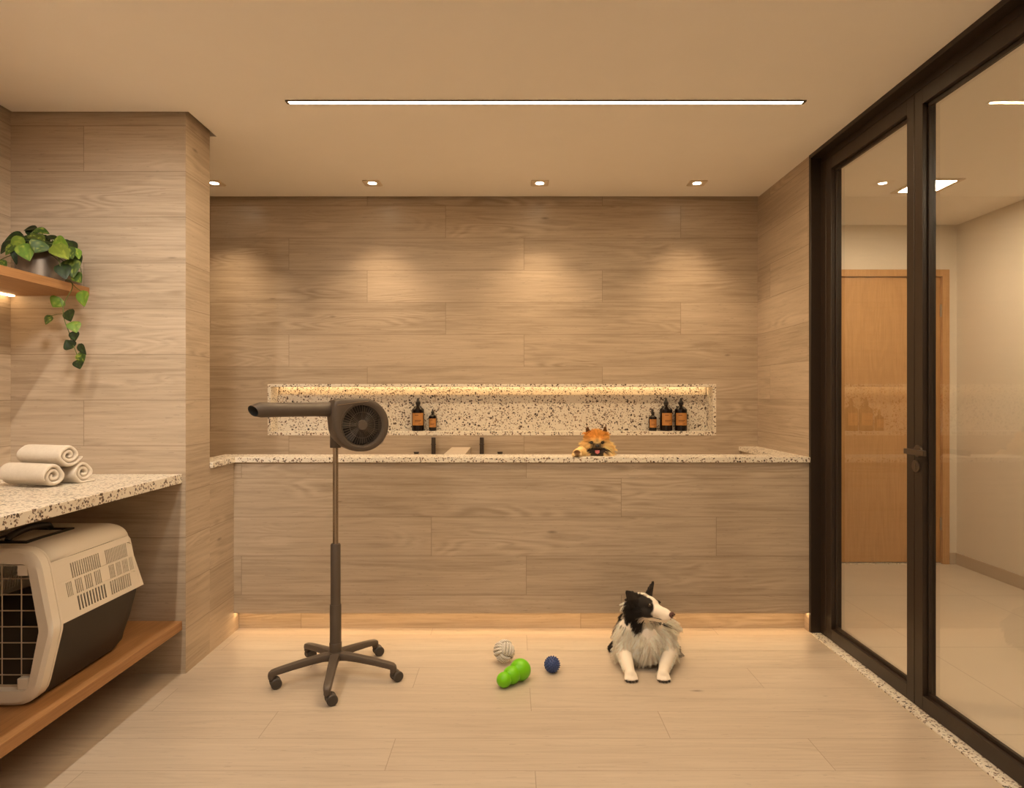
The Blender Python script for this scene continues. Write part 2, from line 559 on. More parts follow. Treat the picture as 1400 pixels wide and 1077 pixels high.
# ---- glass door between room and hallway
bm = BM(); box(bm, 1.688, 1.745, YD1, YJ, 0, 0.006)
tag(finish('trim_1', bm, M['granite'], smooth=0), 'speckled stone threshold strip along the glass doors', 'threshold', kind='structure')
d1 = thing('door_1', (1.745, (YJ + YD1) / 2, 0), 'tall glass double door in a dark bronze aluminium frame', 'door', kind='structure')
O1 = d1.location.copy()
XF = 1.7425
bm = BM()
# outer frame: header and far jamb, a thin lining proud of the wall and a stepped box behind it
box(bm, XR - 0.004, 1.80, YD1, YJ + 0.012, 2.678, 2.716)
box(bm, XF, 1.80, YD1, YJ, 2.645, 2.678)
box(bm, XR - 0.004, 1.80, YJ - 0.012, YJ + 0.012, 0.006, 2.678)
box(bm, XF, 1.80, YJ - 0.07, YJ - 0.012, 0, 2.645)
box(bm, XF - 0.012, 1.80, YD1, YD1 + 0.08, 0, 2.678)
finish('door_frame', bm, M['black_frame'], d1, O1, bevel=0.002)


def sash(y0, y1, sw0, sw1, label, handle):
    """one glazed leaf between depths y0 (near) and y1 (far)"""
    zb, zt = 0.008, 2.643
    bm = BM()
    xa, xb = XF, 1.80
    box(bm, xa, xb, y0, y0 + sw0, zb, zt)
    box(bm, xa, xb, y1 - sw1, y1, zb, zt)
    box(bm, xa, xb, y0 + sw0, y1 - sw1, zb, 0.070)
    box(bm, xa, xb, y0 + sw0, y1 - sw1, 2.578, zt)
    # glazing bead, set back
    box(bm, xa + 0.022, xa + 0.036, y0 + sw0, y1 - sw1, 0.070, 0.086); box(bm, xa + 0.022, xa + 0.036, y0 + sw0, y1 - sw1, 2.562, 2.578)
    box(bm, xa + 0.022, xa + 0.036, y0 + sw0, y0 + sw0 + 0.010, 0.086, 2.562); box(bm, xa + 0.022, xa + 0.036, y1 - sw1 - 0.010, y1 - sw1, 0.086, 2.562)
    s = finish('sash', bm, M['black_frame'], d1, O1, bevel=0.0015)
    s['label'] = label
    bm = BM(); box(bm, XG - 0.003, XG + 0.005, y0 + sw0 - 0.01, y1 - sw1 + 0.01, 0.06, 2.588)
    gl = finish('glass_pane', bm, M['glass'], s, O1, smooth=0)
    gl.location = (0, 0, 0)
    return s


YM = FPX * XF / (1250 - CX)          # meeting line of the two leaves
Ym0 = FPX * XF / (1261 - CX)
Ym1 = FPX * XF / (1240 - CX)
sash(YM + 0.0015, YJ - 0.072, Ym1 - YM, 0.06, 'far leaf of the glass door', False)
sR = sash(YD1 + 0.082, YM - 0.0015, 0.08, YM - Ym0, 'near leaf of the glass door with the lever handle', True)
M['handle'] = plain('handle_metal', (0.13, 0.098, 0.072), 0.32, metal=0.75)
hc = Vector((XF, FPX * XF / (1256.5 - CX), HC - (616.5 - CY) * XF / (1256.5 - CX)))
bm = BM()
lathe(bm, [(0.0, 0), (0.026, 0), (0.026, 0.007), (0.024, 0.009), (0.0, 0.009)], hc, (-1, 0, 0), 28)
tube(bm, [hc + Vector((-0.005, 0, 0)), hc + Vector((-0.052, 0, 0))], 0.010, 14)
box(bm, XF - 0.060, XF - 0.046, hc.y - 0.122, hc.y + 0.011, hc.z - 0.011, hc.z + 0.011)
finish('lever_handle', bm, M['handle'], sR, O1, bevel=0.0015)
ec = Vector((XF, FPX * XF / (1253.5 - CX), HC - (637 - CY) * XF / (1253.5 - CX)))
bm = BM()
lathe(bm, [(0.0, 0), (0.026, 0), (0.026, 0.006), (0.024, 0.008), (0.0, 0.008)], ec, (-1, 0, 0), 28)
box(bm, XF - 0.0095, XF - 0.0075, ec.y - 0.004, ec.y + 0.004, ec.z - 0.012, ec.z + 0.012, 1)
finish('keyhole_plate', bm, [M['handle'], M['housing_black']], sR, O1)

# ---- hall ceiling lamp
hl = W(1267, 254.5, FPX / 211.0); hx, hy = hl.x + 0.0, FPX / 211.0
hp = thing('panel_light', (hx, hy, CEIL), 'square recessed panel light glowing in the hallway ceiling', 'ceiling light')
OH = hp.location.copy()
bm = BM()
a, b = 0.150, 0.118
box(bm, hx - a, hx + a, hy - a, hy - b, CEIL - 0.006, CEIL); box(bm, hx - a, hx + a, hy + b, hy + a, CEIL - 0.006, CEIL)
box(bm, hx - a, hx - b, hy - b, hy + b, CEIL - 0.006, CEIL); box(bm, hx + b, hx + a, hy - b, hy + b, CEIL - 0.006, CEIL)
finish('frame', bm, M['trim_metal'], hp, OH, bevel=0.001)
bm = BM(); box(bm, hx - b, hx + b, hy - b, hy + b, CEIL - 0.004, CEIL - 0.0005)
finish('diffuser', bm, M['hall_panel'], hp, OH, smooth=0)
h2 = hp.copy(); COL.objects.link(h2); h2.location = (hx, 1.4, CEIL)  # unseen copy of the panel, added to light the hallway
h2['label'] = 'added square panel light further along the hallway ceiling, outside the picture'
for c in list(hp.children):
    k = c.copy(); COL.objects.link(k); k.parent = h2

# ================================================================== CEILING LAMPS OF THE ROOM, ADDED FILL LAMPS
def linear_light(x0, x1, y, mat, label):
    t = thing('linear_light', ((x0 + x1) / 2, y, CEIL), label, 'ceiling light')
    o = t.location.copy()
    a, b, e = 0.018, 0.012, 0.012
    bm = BM()
    box(bm, x0, x1, y - a, y - b, CEIL - 0.006, CEIL); box(bm, x0, x1, y + b, y + b + 0.002, CEIL - 0.006, CEIL)
    box(bm, x0, x0 + e, y - b, y + b, CEIL - 0.006, CEIL); box(bm, x1 - e, x1, y - b, y + b, CEIL - 0.006, CEIL)
    finish('housing', bm, M['housing_black'], t, o, smooth=0)
    bm = BM(); box(bm, x0 + e, x1 - e, y - b, y + b, CEIL - 0.004, CEIL - 0.0005)
    finish('diffuser', bm, mat, t, o, smooth=0)
    return t


YL = FPX / 295.6
linear_light((391.5 - CX) / 295.6, (1100.5 - CX) / 295.6, YL, M['linear'], 'long thin recessed linear light glowing across the ceiling')
linear_light(-0.9, 1.36, 1.2, M['rear'], 'added linear fill light above the viewpoint, outside the picture')  # unseen fill lamp, added for light from the viewer's side
linear_light(-1.3, 1.36, -0.7, M['rear2'], 'added linear fill light near the rear wall, outside the picture')  # second unseen fill lamp, added to brighten the rear of the room


tl = thing('linear_light', (-1.50, 0.95, CEIL), 'linear ceiling light running along the counter, outside the picture', 'ceiling light')
bm = BM()
ll0, ll1 = -1.22, 1.24
for q in ((-0.018, -0.012), (0.012, 0.018)):
    box(bm, q[0], q[1], ll0, ll1, -0.006, 0)
box(bm, -0.012, 0.012, ll0, ll0 + 0.012, -0.006, 0); box(bm, -0.012, 0.012, ll1 - 0.012, ll1, -0.006, 0)
finish('housing', bm, M['housing_black'], tl, smooth=0)
bm = BM(); box(bm, -0.012, 0.012, ll0 + 0.012, ll1 - 0.012, -0.004, -0.0005)
finish('diffuser', bm, M['left'], tl, smooth=0)


def downlight(px, label, pos=None, watt=None, col=WARM, group='square downlights above the bath'):
    y = FPX / 214.0
    x = (px - CX) / 214.0
    if pos:
        x, y = pos
    t = thing('downlight', (x, y, CEIL), label, 'ceiling light', group)
    a, r, n = 0.056, 0.034, 32
    bm = BM()
    # square plate with a round opening, then a short conical reflector with the lens
    def ring(rr, z, sq=False):
        pts = []
        for k in range(n):
            an = 2 * PI * (k + 0.5) / n
            c, s_ = math.cos(an), math.sin(an)
            m = 1 / max(abs(c), abs(s_)) if sq else 1
            pts.append((rr * m * c, rr * m * s_, z))
        return pts
    loft(bm, [ring(a, 0, True), ring(a, -0.004, True), ring(a - 0.004, -0.006, True), ring(r, -0.006), ring(r - 0.008, -0.003)], cap=False)
    finish('trim_plate', bm, M['trim_metal'], t)
    bm = BM()
    lathe(bm, [(0.0, -0.0015), (r - 0.006, -0.0015), (r - 0.006, -0.003), (0, -0.0032)], (0, 0, 0), (0, 0, 1), 28)
    finish('lens', bm, M['spot'], t, smooth=0)
    ld = bpy.data.lights.new('bulb', 'SPOT')
    ld.energy = watt if watt is not None else L_SPOT; ld.color = col; ld.spot_size = math.radians(93); ld.spot_blend = 1.0; ld.shadow_soft_size = 0.02
    lo = bpy.data.objects.new('bulb', ld)
    COL.objects.link(lo); lo.parent = t; lo.location = (0, 0, -0.03)
    return t


for p, l in ((293, 'recessed square downlight partly hidden behind the pier'), (509, 'recessed square downlight, first one right of the pier'),
             (738, 'recessed square downlight, third in the row from the pier'), (953, 'recessed square downlight nearest the glass door')):
    downlight(p, l)

ts = thing('pier_fill_spot', (-1.0, 1.55, CEIL), 'added fill spotlight aimed at the plank pier, outside the picture', 'spotlight')  # spot and fixture made up to brighten the pier, out of view
aim = (Vector((-1.85, YF0, 1.62)) - Vector((-1.0, 1.55, CEIL - 0.09))).normalized()
bm = BM(); lathe(bm, [(0, 0), (0.030, 0), (0.030, -0.012), (0.008, -0.014), (0.008, -0.09), (0, -0.09)], (0, 0, 0), (0, 0, 1), 24)
finish('mount', bm, M['housing_black'], ts)
bm = BM(); lathe(bm, [(0, -0.05), (0.032, -0.05), (0.034, 0.06), (0.030, 0.06), (0.028, 0.045), (0, 0.045)], (0, 0, -0.09), aim, 24)
finish('lamp_head', bm, M['housing_black'], ts)
ld = bpy.data.lights.new('bulb', 'SPOT')
ld.energy = L_PIER_FILL; ld.color = (1.0, 0.92, 0.82); ld.spot_size = math.radians(58); ld.spot_blend = 0.8; ld.shadow_soft_size = 0.11
lo = bpy.data.objects.new('bulb', ld)
COL.objects.link(lo); lo.parent = ts; lo.location = Vector((0, 0, -0.09)) + aim * 0.07
lo.rotation_euler = aim.to_track_quat('-Z', 'Y').to_euler()

# ================================================================== NICHE, BATH
nt = thing('wall_niche', ((NX0 + NX1) / 2, YB, NZ0), 'long shallow speckled stone niche in the plank wall, lit from its top edge', 'niche')
ON = nt.location.copy()
fz0, fz1 = NZ0 + 0.027, NZ1 - 0.020
e = 0.002
bm = BM(); box(bm, NX0, NX1, YB - e, NY + 0.02, NZ0, fz0); finish('bottom_slab', bm, M['granite'], nt, ON, bevel=0.001)
bm = BM(); box(bm, NX0, NX1, YB - e, NY - 0.016, fz1, NZ1); finish('top_slab', bm, M['granite'], nt, ON, bevel=0.001)
for xa, xb in ((NX0, NX0 + 0.022), (NX1 - 0.022, NX1)):
    bm = BM(); box(bm, xa, xb, YB - e, NY + 0.02, fz0, fz1); finish('side_slab', bm, M['granite'], nt, ON, bevel=0.001)
zc = HC + (CY - 539.5) / 193.75
bm = BM()
box(bm, NX0 + 0.022, NX1 - 0.022, NY, NY + 0.02, fz0, zc)
finish('back_slab', bm, M['granite'], nt, ON, smooth=0)
bm = BM()
box(bm, NX0 + 0.022, NX1 - 0.022, NY + 0.03, NY + 0.05, zc - 0.02, NZ1 - 0.003)
box(bm, NX0, NX1, NY - 0.016, NY + 0.05, NZ1 - 0.003, NZ1)
box(bm, NX0 + 0.022, NX1 - 0.022, NY + 0.02, NY + 0.03, zc - 0.02, zc - 0.002)
finish('light_cove', bm, M['granite'], nt, ON, smooth=0)
bm = BM(); box(bm, NX0 + 0.03, NX1 - 0.03, NY - 0.010, NY + 0.018, NZ1 - 0.005, NZ1 - 0.003)
finish('led_strip', bm, M['niche_led'], nt, ON, smooth=0)

RZ0, RZ1 = HC - (632.3 - CY) / 243, HC - (625.3 - CY) / 243     # stone rim
YRI = 3.88                                                      # inner edge of the front rim
bt = thing('dog_bath', (0, YP, 0), 'built in raised dog bath clad in wood look planks', 'bath')
OB = bt.location.copy()
zk = HC - (838 - CY) / 241.5
UP = (0.085, 0.2125)
bm = BM(); box(bm, XP - 0.02, XR, YP, YP + 0.16, zk, RZ0); finish('front_panel', bm, M['wall'], bt, OB, uvo=UP, smooth=0)
bm = BM(); box(bm, XP - 0.02, XR, YT, YT + 0.05, 0, zk); finish('toe_panel', bm, M['wall'], bt, OB, uvo=(0.4, -0.055), smooth=0)
bm = BM(); box(bm, XP - 0.13, XP, YF1, YP + 0.16, 0, RZ0); finish('side_panel', bm, M['wall'], bt, OB, uvo=(0.8, UP[1], 3.37), smooth=0)
M['basin'] = plain('basin_stone', (0.62, 0.53, 0.42), 0.4, grain=0.04)
ZBAS = 0.70
bm = BM()
box(bm, XL, XR, YP + 0.16, YB, ZBAS - 0.06, ZBAS)
finish('basin_floor', bm, M['basin'], bt, OB, smooth=0)
bm = BM(); box(bm, -0.408, -0.277, YP + 0.16, YB, ZBAS, HC - (611 - CY) / 199.3); finish('ledge_block', bm, M['floor'], bt, OB, uvo=(0.3, 0.02), bevel=0.002)
bm = BM(); box(bm, XR - 0.11, XR, YRI, YB, ZBAS, RZ0); finish('inner_step', bm, M['wall'], bt, OB, uvo=UP, smooth=0)
bm = BM(); box(bm, XP + 0.004, XR - 0.004, YP + 0.028, YP + 0.036, zk - 0.0085, zk - 0.0002)
finish('led_strip', bm, M['toe_led'], bt, OB, smooth=0)
bm = BM(); box(bm, XP + 0.004, XR - 0.004, YP + 0.0365, YP + 0.040, zk - 0.0095, zk - 0.0002)  # hidden opaque backing, added to keep the strip's light off the toe panel
finish('led_back_shield', bm, M['trim_metal'], bt, OB, smooth=0)

bm = BM()
ov = 0.016
xi = -1.70
pts = [(XP + ov, YF1 - 0.0), (XP + ov, YP - ov), (XR, YP - ov), (XR, YB), (1.56, YB), (1.56, YRI), (xi, YRI), (xi, YF1 + 0.0)]
lo = [bm.verts.new((x, y, RZ0)) for x, y in pts]
hi = [bm.verts.new((x, y, RZ1)) for x, y in pts]
bm.faces.new(lo); bm.faces.new(hi)
for i in range(len(pts)):
    j = (i + 1) % len(pts)
    bm.faces.new((lo[i], lo[j], hi[j], hi[i]))
tag(finish('stone_capping', bm, M['granite'], origin=(0, YP, RZ0), bevel=0.0015), 'speckled stone slab capping the dog bath walls', 'stone slab')

# mixers on the back wall
M['tap'] = plain('matte_black_tap', (0.050, 0.036, 0.027), 0.38, spec=0.5)


def mixer(px, knob_px, label):
    x = (px - CX) / 203.0
    y = YB - 0.055
    kx = (knob_px - CX) / 203.0
    t = thing('bath_mixer', (x, y, 0.86), label, 'tap', 'black bath mixers')
    o = t.location.copy()
    zt = HC - (598 - CY) / 203
    bm = BM()
    lathe(bm, [(0, 0.86), (0.0145, 0.86), (0.0145, zt - 0.05), (0.0175, zt - 0.05), (0.0175, zt - 0.044), (0.0145, zt - 0.044), (0.0145, zt - 0.002), (0.013, zt), (0, zt)], (x, y, 0), (0, 0, 1), 20)
    finish('spout_column', bm, M['tap'], t, o)
    bm = BM()
    tube(bm, [(x, y, 0.885), (x, YB, 0.885)], 0.012, 12); tube(bm, [(x, y, 0.885), (kx, y, 0.885)], 0.011, 12)
    finish('wall_arm', bm, M['tap'], t, o)
    bm = BM()
    zk_ = HC - (618 - CY) / 203
    lathe(bm, [(0, 0.865), (0.026, 0.865), (0.026, zk_ - 0.03), (0.0155, zk_ - 0.014), (0.0155, zk_ - 0.008), (0.018, zk_ - 0.008), (0.018, zk_), (0, zk_)], (kx, y, 0), (0, 0, 1), 20)
    finish('control_knob', bm, M['tap'], t, o)


mixer(592, 568.5, 'matte black bath mixer left of the stone ledge block, beside the dryer')
mixer(658.5, 683.5, 'matte black bath mixer right of the stone ledge block, towards the small dog')

# ================================================================== COUNTER AND SHELVES
CZ0, CZ1, SXF = 0.9195, 0.963, -1.588
bm = BM(); box(bm, XL, SXF, 0.9, YF0, CZ0, CZ1)
tag(finish('stone_counter', bm, M['granite'], origin=((XL + SXF) / 2, 2.0, CZ0), bevel=0.002), 'speckled stone counter under the plant shelf holding rolled towels', 'counter')
bm = BM(); box(bm, XL, SXF, 0.9, YF0, 0.2115, 0.2545)
tag(finish('low_shelf', bm, M['oak'], origin=((XL + SXF) / 2, 2.0, 0.2115), uvo=(0, 0), bevel=0.0015, grain_y=True), 'oak shelf low above the floor holding the pet carrier', 'shelf')
SX1 = -2.035
uz0, uz1 = 1.822, 1.862
us = thing('wall_shelf', (XL, 2.2, uz0), 'upper oak wall shelf with a potted plant and a light strip beneath', 'shelf')
OU = us.location.copy()
bm = BM(); box(bm, XL, SX1, 0.9, YF0, uz0, uz1); finish('board', bm, M['oak'], us, OU, uvo=(0, 0), bevel=0.0015, grain_y=True)
bm = BM(); box(bm, XL + 0.012, XL + 0.036, 0.95, YF0 - 0.02, uz0 - 0.006, uz0); finish('led_strip', bm, M['shelf_led'], us, OU, smooth=0)

# ================================================================== BOTTLES
M['bottle'] = plain('dark_amber_glass', (0.008, 0.004, 0.003), 0.16, spec=0.35, coat=0.0)
M['pump'] = plain('black_pump_plastic', (0.016, 0.012, 0.010), 0.35)
M['label'] = plain('amber_paper_label', (0.47, 0.205, 0.050), 0.6, grain=0.05)
M['ink'] = plain('label_ink', (0.16, 0.055, 0.012), 0.6)
YBOT = FPX / 195.6
ZNI = NZ0 + 0.027


def bottle(px, r, hb, hs, hp, label, big, lab_dx=0.0):
    """r radius, hb body height, hs shoulder top, hp total height"""
    x = (px - CX) / 195.6
    t = thing('pump_bottle' if big else 'dropper_bottle', (x, YBOT, ZNI), label, 'bottle')
    bm = BM()
    lathe(bm, [(0, 0), (r * 0.94, 0), (r, 0.004), (r, hb), (r * 0.97, hb + 0.006), (r * 0.80, hb + (hs - hb) * 0.40), (r * 0.45, hb + (hs - hb) * 0.8), (r * 0.30, hs), (r * 0.30, hs + 0.006), (0, hs + 0.006)], n=36)
    finish('body', bm, M['bottle'], t)
    bm = BM()
    p = hp - hs
    lathe(bm, [(0, hs + 0.004), (r * 0.33, hs + 0.004), (r * 0.36, hs + p * 0.10), (r * 0.42, hs + p * 0.30), (r * 0.40, hs + p * 0.45), (r * 0.27, hs + p * 0.58), (r * 0.22, hs + p * 0.75), (r * 0.15, hp - 0.003), (r * 0.10, hp), (0, hp)], n=20)
    finish('pump' if big else 'dropper_cap', bm, M['pump'], t)
    # curved paper label on the camera side with faint print lines
    z0, z1, rr = (hb * 0.27, hb * 0.86, r + 0.0006) if big else (hb * 0.26, hb * 0.90, r + 0.0006)
    a0, a1 = -PI / 2 - 1.02 + lab_dx, -PI / 2 + 1.02 + lab_dx
    bm = BM()

    def patch(a0, a1, z0, z1, rr, mi, n):
        rows = []
        for k in range(n + 1):
            a = a0 + (a1 - a0) * k / n
            rows.append((bm.verts.new((rr * math.cos(a), rr * math.sin(a), z0)), bm.verts.new((rr * math.cos(a), rr * math.sin(a), z1))))
        for a, b in zip(rows, rows[1:]):
            f = bm.faces.new((a[0], b[0], b[1], a[1])); f.material_index = mi
    patch(a0, a1, z0, z1, rr, 0, 14)
    H = z1 - z0
    ac = (a0 + a1) / 2
    patch(ac - 0.52, ac + 0.10, z0 + H * 0.80, z0 + H * 0.86, rr + 0.0004, 1, 6)
    patch(ac - 0.50, ac + 0.55, z0 + H * 0.36, z0 + H * 0.43, rr + 0.0004, 1, 8)
    patch(ac - 0.50, ac + 0.35, z0 + H * 0.27, z0 + H * 0.31, rr + 0.0004, 1, 6)
    patch(ac + 0.10, ac + 0.62, z0 + H * 0.10, z0 + H * 0.14, rr + 0.0004, 1, 6)
    lb = finish('label', bm, [M['label'], M['ink']], t, recalc=False)
    lb['label'] = 'amber paper label with faint print'


bottle(571.5, 0.0425, 0.145, 0.176, 0.228, 'tall dark pump bottle behind the dryer, larger of the left pair in the niche', True, 0.10)
bottle(591.6, 0.0275, 0.096, 0.118, 0.152, 'small dark bottle beside the single tall pump bottle in the niche', False)
bottle(892.3, 0.0275, 0.090, 0.112, 0.150, 'small dark bottle left of two tall pump bottles in the niche', False, 0.0)
bottle(910.6, 0.0425, 0.145, 0.176, 0.228, 'tall dark pump bottle between the small bottle and another tall one', True, 0.12)
bottle(930.9, 0.0425, 0.145, 0.176, 0.228, 'tall dark pump bottle nearest the glass door in the niche', True, -0.12)

# ================================================================== ROLLED TOWELS
t = NT('beige_terry')
co = t.objco()
tn = t.noise(co, 420, 3, 0.7)
tn2 = t.noise(co, 70, 3, 0.6)
t.bsdf(t.mix(tn2, (0.62, 0.53, 0.42), (0.74, 0.65, 0.53)), 0.95, 0, 0.1, t.bump(t.math('ADD', tn, t.math('MULTIPLY', tn2, 0.6)), 0.55, 0.004), 0.3)
M['terry'] = t.m


def towel(front, back, rad, flat, turns, phase, label, seed, tail=0.0):
    """rolled towel: front = centre of the spiral end, back = centre of the other end"""
    f, b = Vector(front), Vector(back)
    ax = (b - f).normalized()
    side = ax.cross(Vector((0, 0, 1))).normalized()
    up = Vector((0, 0, 1))
    L = (b - f).length
    n = 150
    th = rad / (turns + 0.60)          # pitch of the spiral
    tk = th * 0.86
    a_end = 2 * PI * turns
    line = []
    fl = -rad * flat * 0.82
    for i in range(n + 1):
        a = a_end * i / n
        r = th * 0.36 + th * a / (2 * PI)
        sq = 1 + 0.05 * math.cos(4 * (a + phase)) * (i / n) + 0.05 * math.sin(2 * a + phase) + 0.035 * math.sin(3 * a + seed) * (1 - 0.6 * i / n)
        x, y = r * sq * math.cos(a + phase), r * sq * math.sin(a + phase) * flat
        if y < fl:                      # settled flat on what is below
            y = fl + (y - fl) * 0.30
        line.append((x, y))
    if tail:
        x0, y0 = line[-1]
        for k in range(1, 10):
            line.append((x0 + tail * k / 9, y0 + 0.0015))
    m_ = len(line) - 1
    nor = []
    for i in range(m_ + 1):
        ta = Vector(line[min(m_, i + 1)]) - Vector(line[max(0, i - 1)])
        nor.append(Vector((ta.y, -ta.x)).normalized())
    bm = BM()
    rings = []
    S_ = [(-0.007, 0.40), (-0.004, 0.72), (0.001, 0.93), (0.008, 1.0), (0.03, 1.0), (0.034, 0.94), (0.038, 1.0), (L * 0.5, 1.0), (L * 0.8, 1.0), (L - 0.02, 1.0), (L - 0.006, 0.97), (L, 0.80), (L + 0.003, 0.45)]
    for s, k in S_:
        inner, outer = [], []
        for i, (x, y) in enumerate(line):
            hh = tk * 0.5 * k * min(1.0, 0.45 + 6 * min(i / m_, 1 - i / m_))
            nzv = noise.noise(Vector((x * 30 + seed, y * 30, s * 14))) * 0.0016
            cone = 0.012 * (1 - min(1, math.hypot(x, y) / rad)) if s < 0.02 else 0.0   # spiral end slightly telescoped inwards
            for lst, q in ((outer, hh + nzv), (inner, -hh + nzv)):
                lst.append(f + ax * (s + cone) + side * (x + nor[i].x * q) + up * (y + nor[i].y * q))
        rings.append(outer + inner[::-1])
    R = [[bm.verts.new(p) for p in r] for r in rings]
    m = len(R[0])
    for A, B in zip(R, R[1:]):
        for i in range(m):
            j = (i + 1) % m
            bm.faces.new((A[i], A[j], B[j], B[i]))
    for A in (R[0], R[-1]):
        for i in range(m_):
            bm.faces.new((A[i], A[i + 1], A[m - 2 - i], A[m - 1 - i]))
    o = finish('rolled_towel', bm, M['terry'], origin=(f + b) / 2, smooth=60)
    return tag(o, label, 'towel', 'rolled towels on the stone counter')


def TW(px, py, Y):
    return W(px, py, Y)


zc1 = CZ1
RT = 0.0555
FL = 0.86
hz = RT * FL * 0.92 + 0.0015
yA, yB, yC = 2.70, 2.835, 2.765
tw_x = lambda px, y: (px - CX) * y / FPX
towel((tw_x(74, yA), yA, zc1 + hz), (tw_x(12, yA + 0.03) - 0.02, yA + 0.06, zc1 + hz), RT, FL, 2.2, 2.2, 'rolled beige towel at the bottom of the stack, nearest the viewer', 3)
towel((tw_x(115, yB), yB, zc1 + hz), (tw_x(50, yB) - 0.02, yB + 0.05, zc1 + hz), RT, FL, 2.25, -PI / 2 - 2.25 * 2 * PI, 'rolled beige towel at the bottom of the stack, towards the pier', 11, 0.05)
towel((tw_x(95.5, yC), yC, zc1 + hz * 2.78), (tw_x(32, yC) - 0.015, yC + 0.05, zc1 + hz * 2.78), RT * 1.04, FL, 2.3, 4.2, 'rolled beige towel lying on top of two others', 23)

# ================================================================== PET CARRIER
SHZ = 0.2545
M['cr_white'] = plain('cream_plastic', (0.80, 0.72, 0.61), 0.42, spec=0.45)
M['cr_dark'] = plain('dark_grey_plastic', (0.024, 0.018, 0.013), 0.5, spec=0.35)
M['cr_wire'] = plain('pale_wire', (0.62, 0.52, 0.40), 0.4, metal=0.4)
M['cr_in'] = plain('carrier_inside', (0.018, 0.015, 0.012), 0.8)
M['cr_black'] = plain('black_handle_plastic', (0.016, 0.014, 0.012), 0.4)
XCC = -1.865                         # long axis of the carrier
YC0 = 2.275                          # plane of the door frame
YC1 = 2.87
pc = thing('pet_carrier', (XCC, (YC0 + YC1) / 2, SHZ), 'cream and dark grey plastic pet carrier with wire door on the low shelf', 'pet carrier')
OP = pc.location.copy()


def hexring(y, zs, ws, xc=XCC):
    """points right side bottom->top, then left side top->bottom"""
    pts = [(xc + w_, y, z) for z, w_ in zip(zs, ws)]
    pts += [(xc - w_, y, z) for z, w_ in reversed(list(zip(zs, ws)))]
    return pts


ZW = 0.522            # waist height at the front
ZW1 = 0.510
ZTOP = 0.798
# lower dark tub: five sections along the length
bm = BM()
secs = []
for y, k in ((YC0 + 0.03, 1.0), (YC0 + 0.20, 1.0), (YC1 - 0.10, 0.985), (YC1 - 0.03, 0.95), (YC1, 0.90)):
    zw = ZW + (ZW1 - ZW) * (y - YC0) / (YC1 - YC0)
    zb = SHZ + 0.002 if y < YC1 - 0.05 else SHZ + 0.002 + (0.015 if y < YC1 - 0.01 else 0.05)
    secs.append(hexring(y, [zb, zb + 0.012, zb + 0.045, (zb + zw) / 2, zw - 0.012, zw], [0.165 * k, 0.182 * k, 0.190 * k, 0.218 * k, 0.245 * k, 0.248 * k]))
loft(bm, secs)
finish('lower_tub', bm, M['cr_dark'], pc, OP, smooth=25, bevel=0.004)

# upper shell: waist to shoulder as a slotted side panel, then rounded roof
XW0, XS0 = XCC + 0.252, XCC + 0.205      # waist and shoulder x
zsh = 0.735
ya, yb = YC0 + 0.045, YC1 + 0.005
bm = BM()
def roof_ring(y, k, dz):
    zs, ws = [], []
    R = 0.075
    x0 = 0.205 * k
    zs.append(zsh + dz); ws.append(x0)
    for j in range(1, 8):
        a = j / 7 * PI / 2 * 0.96
        zs.append(zsh + dz + (ZTOP - zsh) * math.sin(a)); ws.append(x0 - R * (1 - math.cos(a)))
    return hexring(y, zs, ws)
rings = [roof_ring(ya, 1.0, 0), roof_ring(ya + 0.15, 1.0, 0.004), roof_ring(yb - 0.16, 0.985, 0.002), roof_ring(yb - 0.06, 0.97, -0.006), roof_ring(yb - 0.02, 0.94, -0.018), roof_ring(yb, 0.88, -0.05)]
loft(bm, rings, cap=False)
# back wall of the shell
zwb = ZW1
bk = roof_ring(yb, 0.88, -0.05)
V = [bm.verts.new(p) for p in bk]
lo_ = [bm.verts.new((XCC + 0.225, yb + 0.0, zwb)), bm.verts.new((XCC - 0.225, yb, zwb))]
bm.faces.new([lo_[0]] + V + [lo_[1]])
# side panels with real ventilation slots
rows = [(0.60, 0.88, [(0.10, 0.48, 13), (0.60, 0.96, 13)]), (0.33, 0.56, [(0.06, 0.14, 4), (0.20, 0.29, 4), (0.35, 0.44, 4), (0.50, 0.59, 4), (0.67, 0.74, 4), (0.79, 0.86, 4)]), (0.06, 0.29, [(0.22, 0.50, 10), (0.62, 0.90, 10)])]
rows = [(0.635, 0.885, [(0.215, 0.520, 14), (0.590, 0.850, 14)]),
        (0.365, 0.600, [(0.140, 0.195, 4), (0.230, 0.300, 4), (0.330, 0.405, 4), (0.435, 0.505, 4), (0.605, 0.665, 4), (0.690, 0.745, 4), (0.770, 0.835, 4), (0.858, 0.905, 4)]),
        (0.085, 0.325, [(0.225, 0.530, 10), (0.590, 0.840, 10)])]


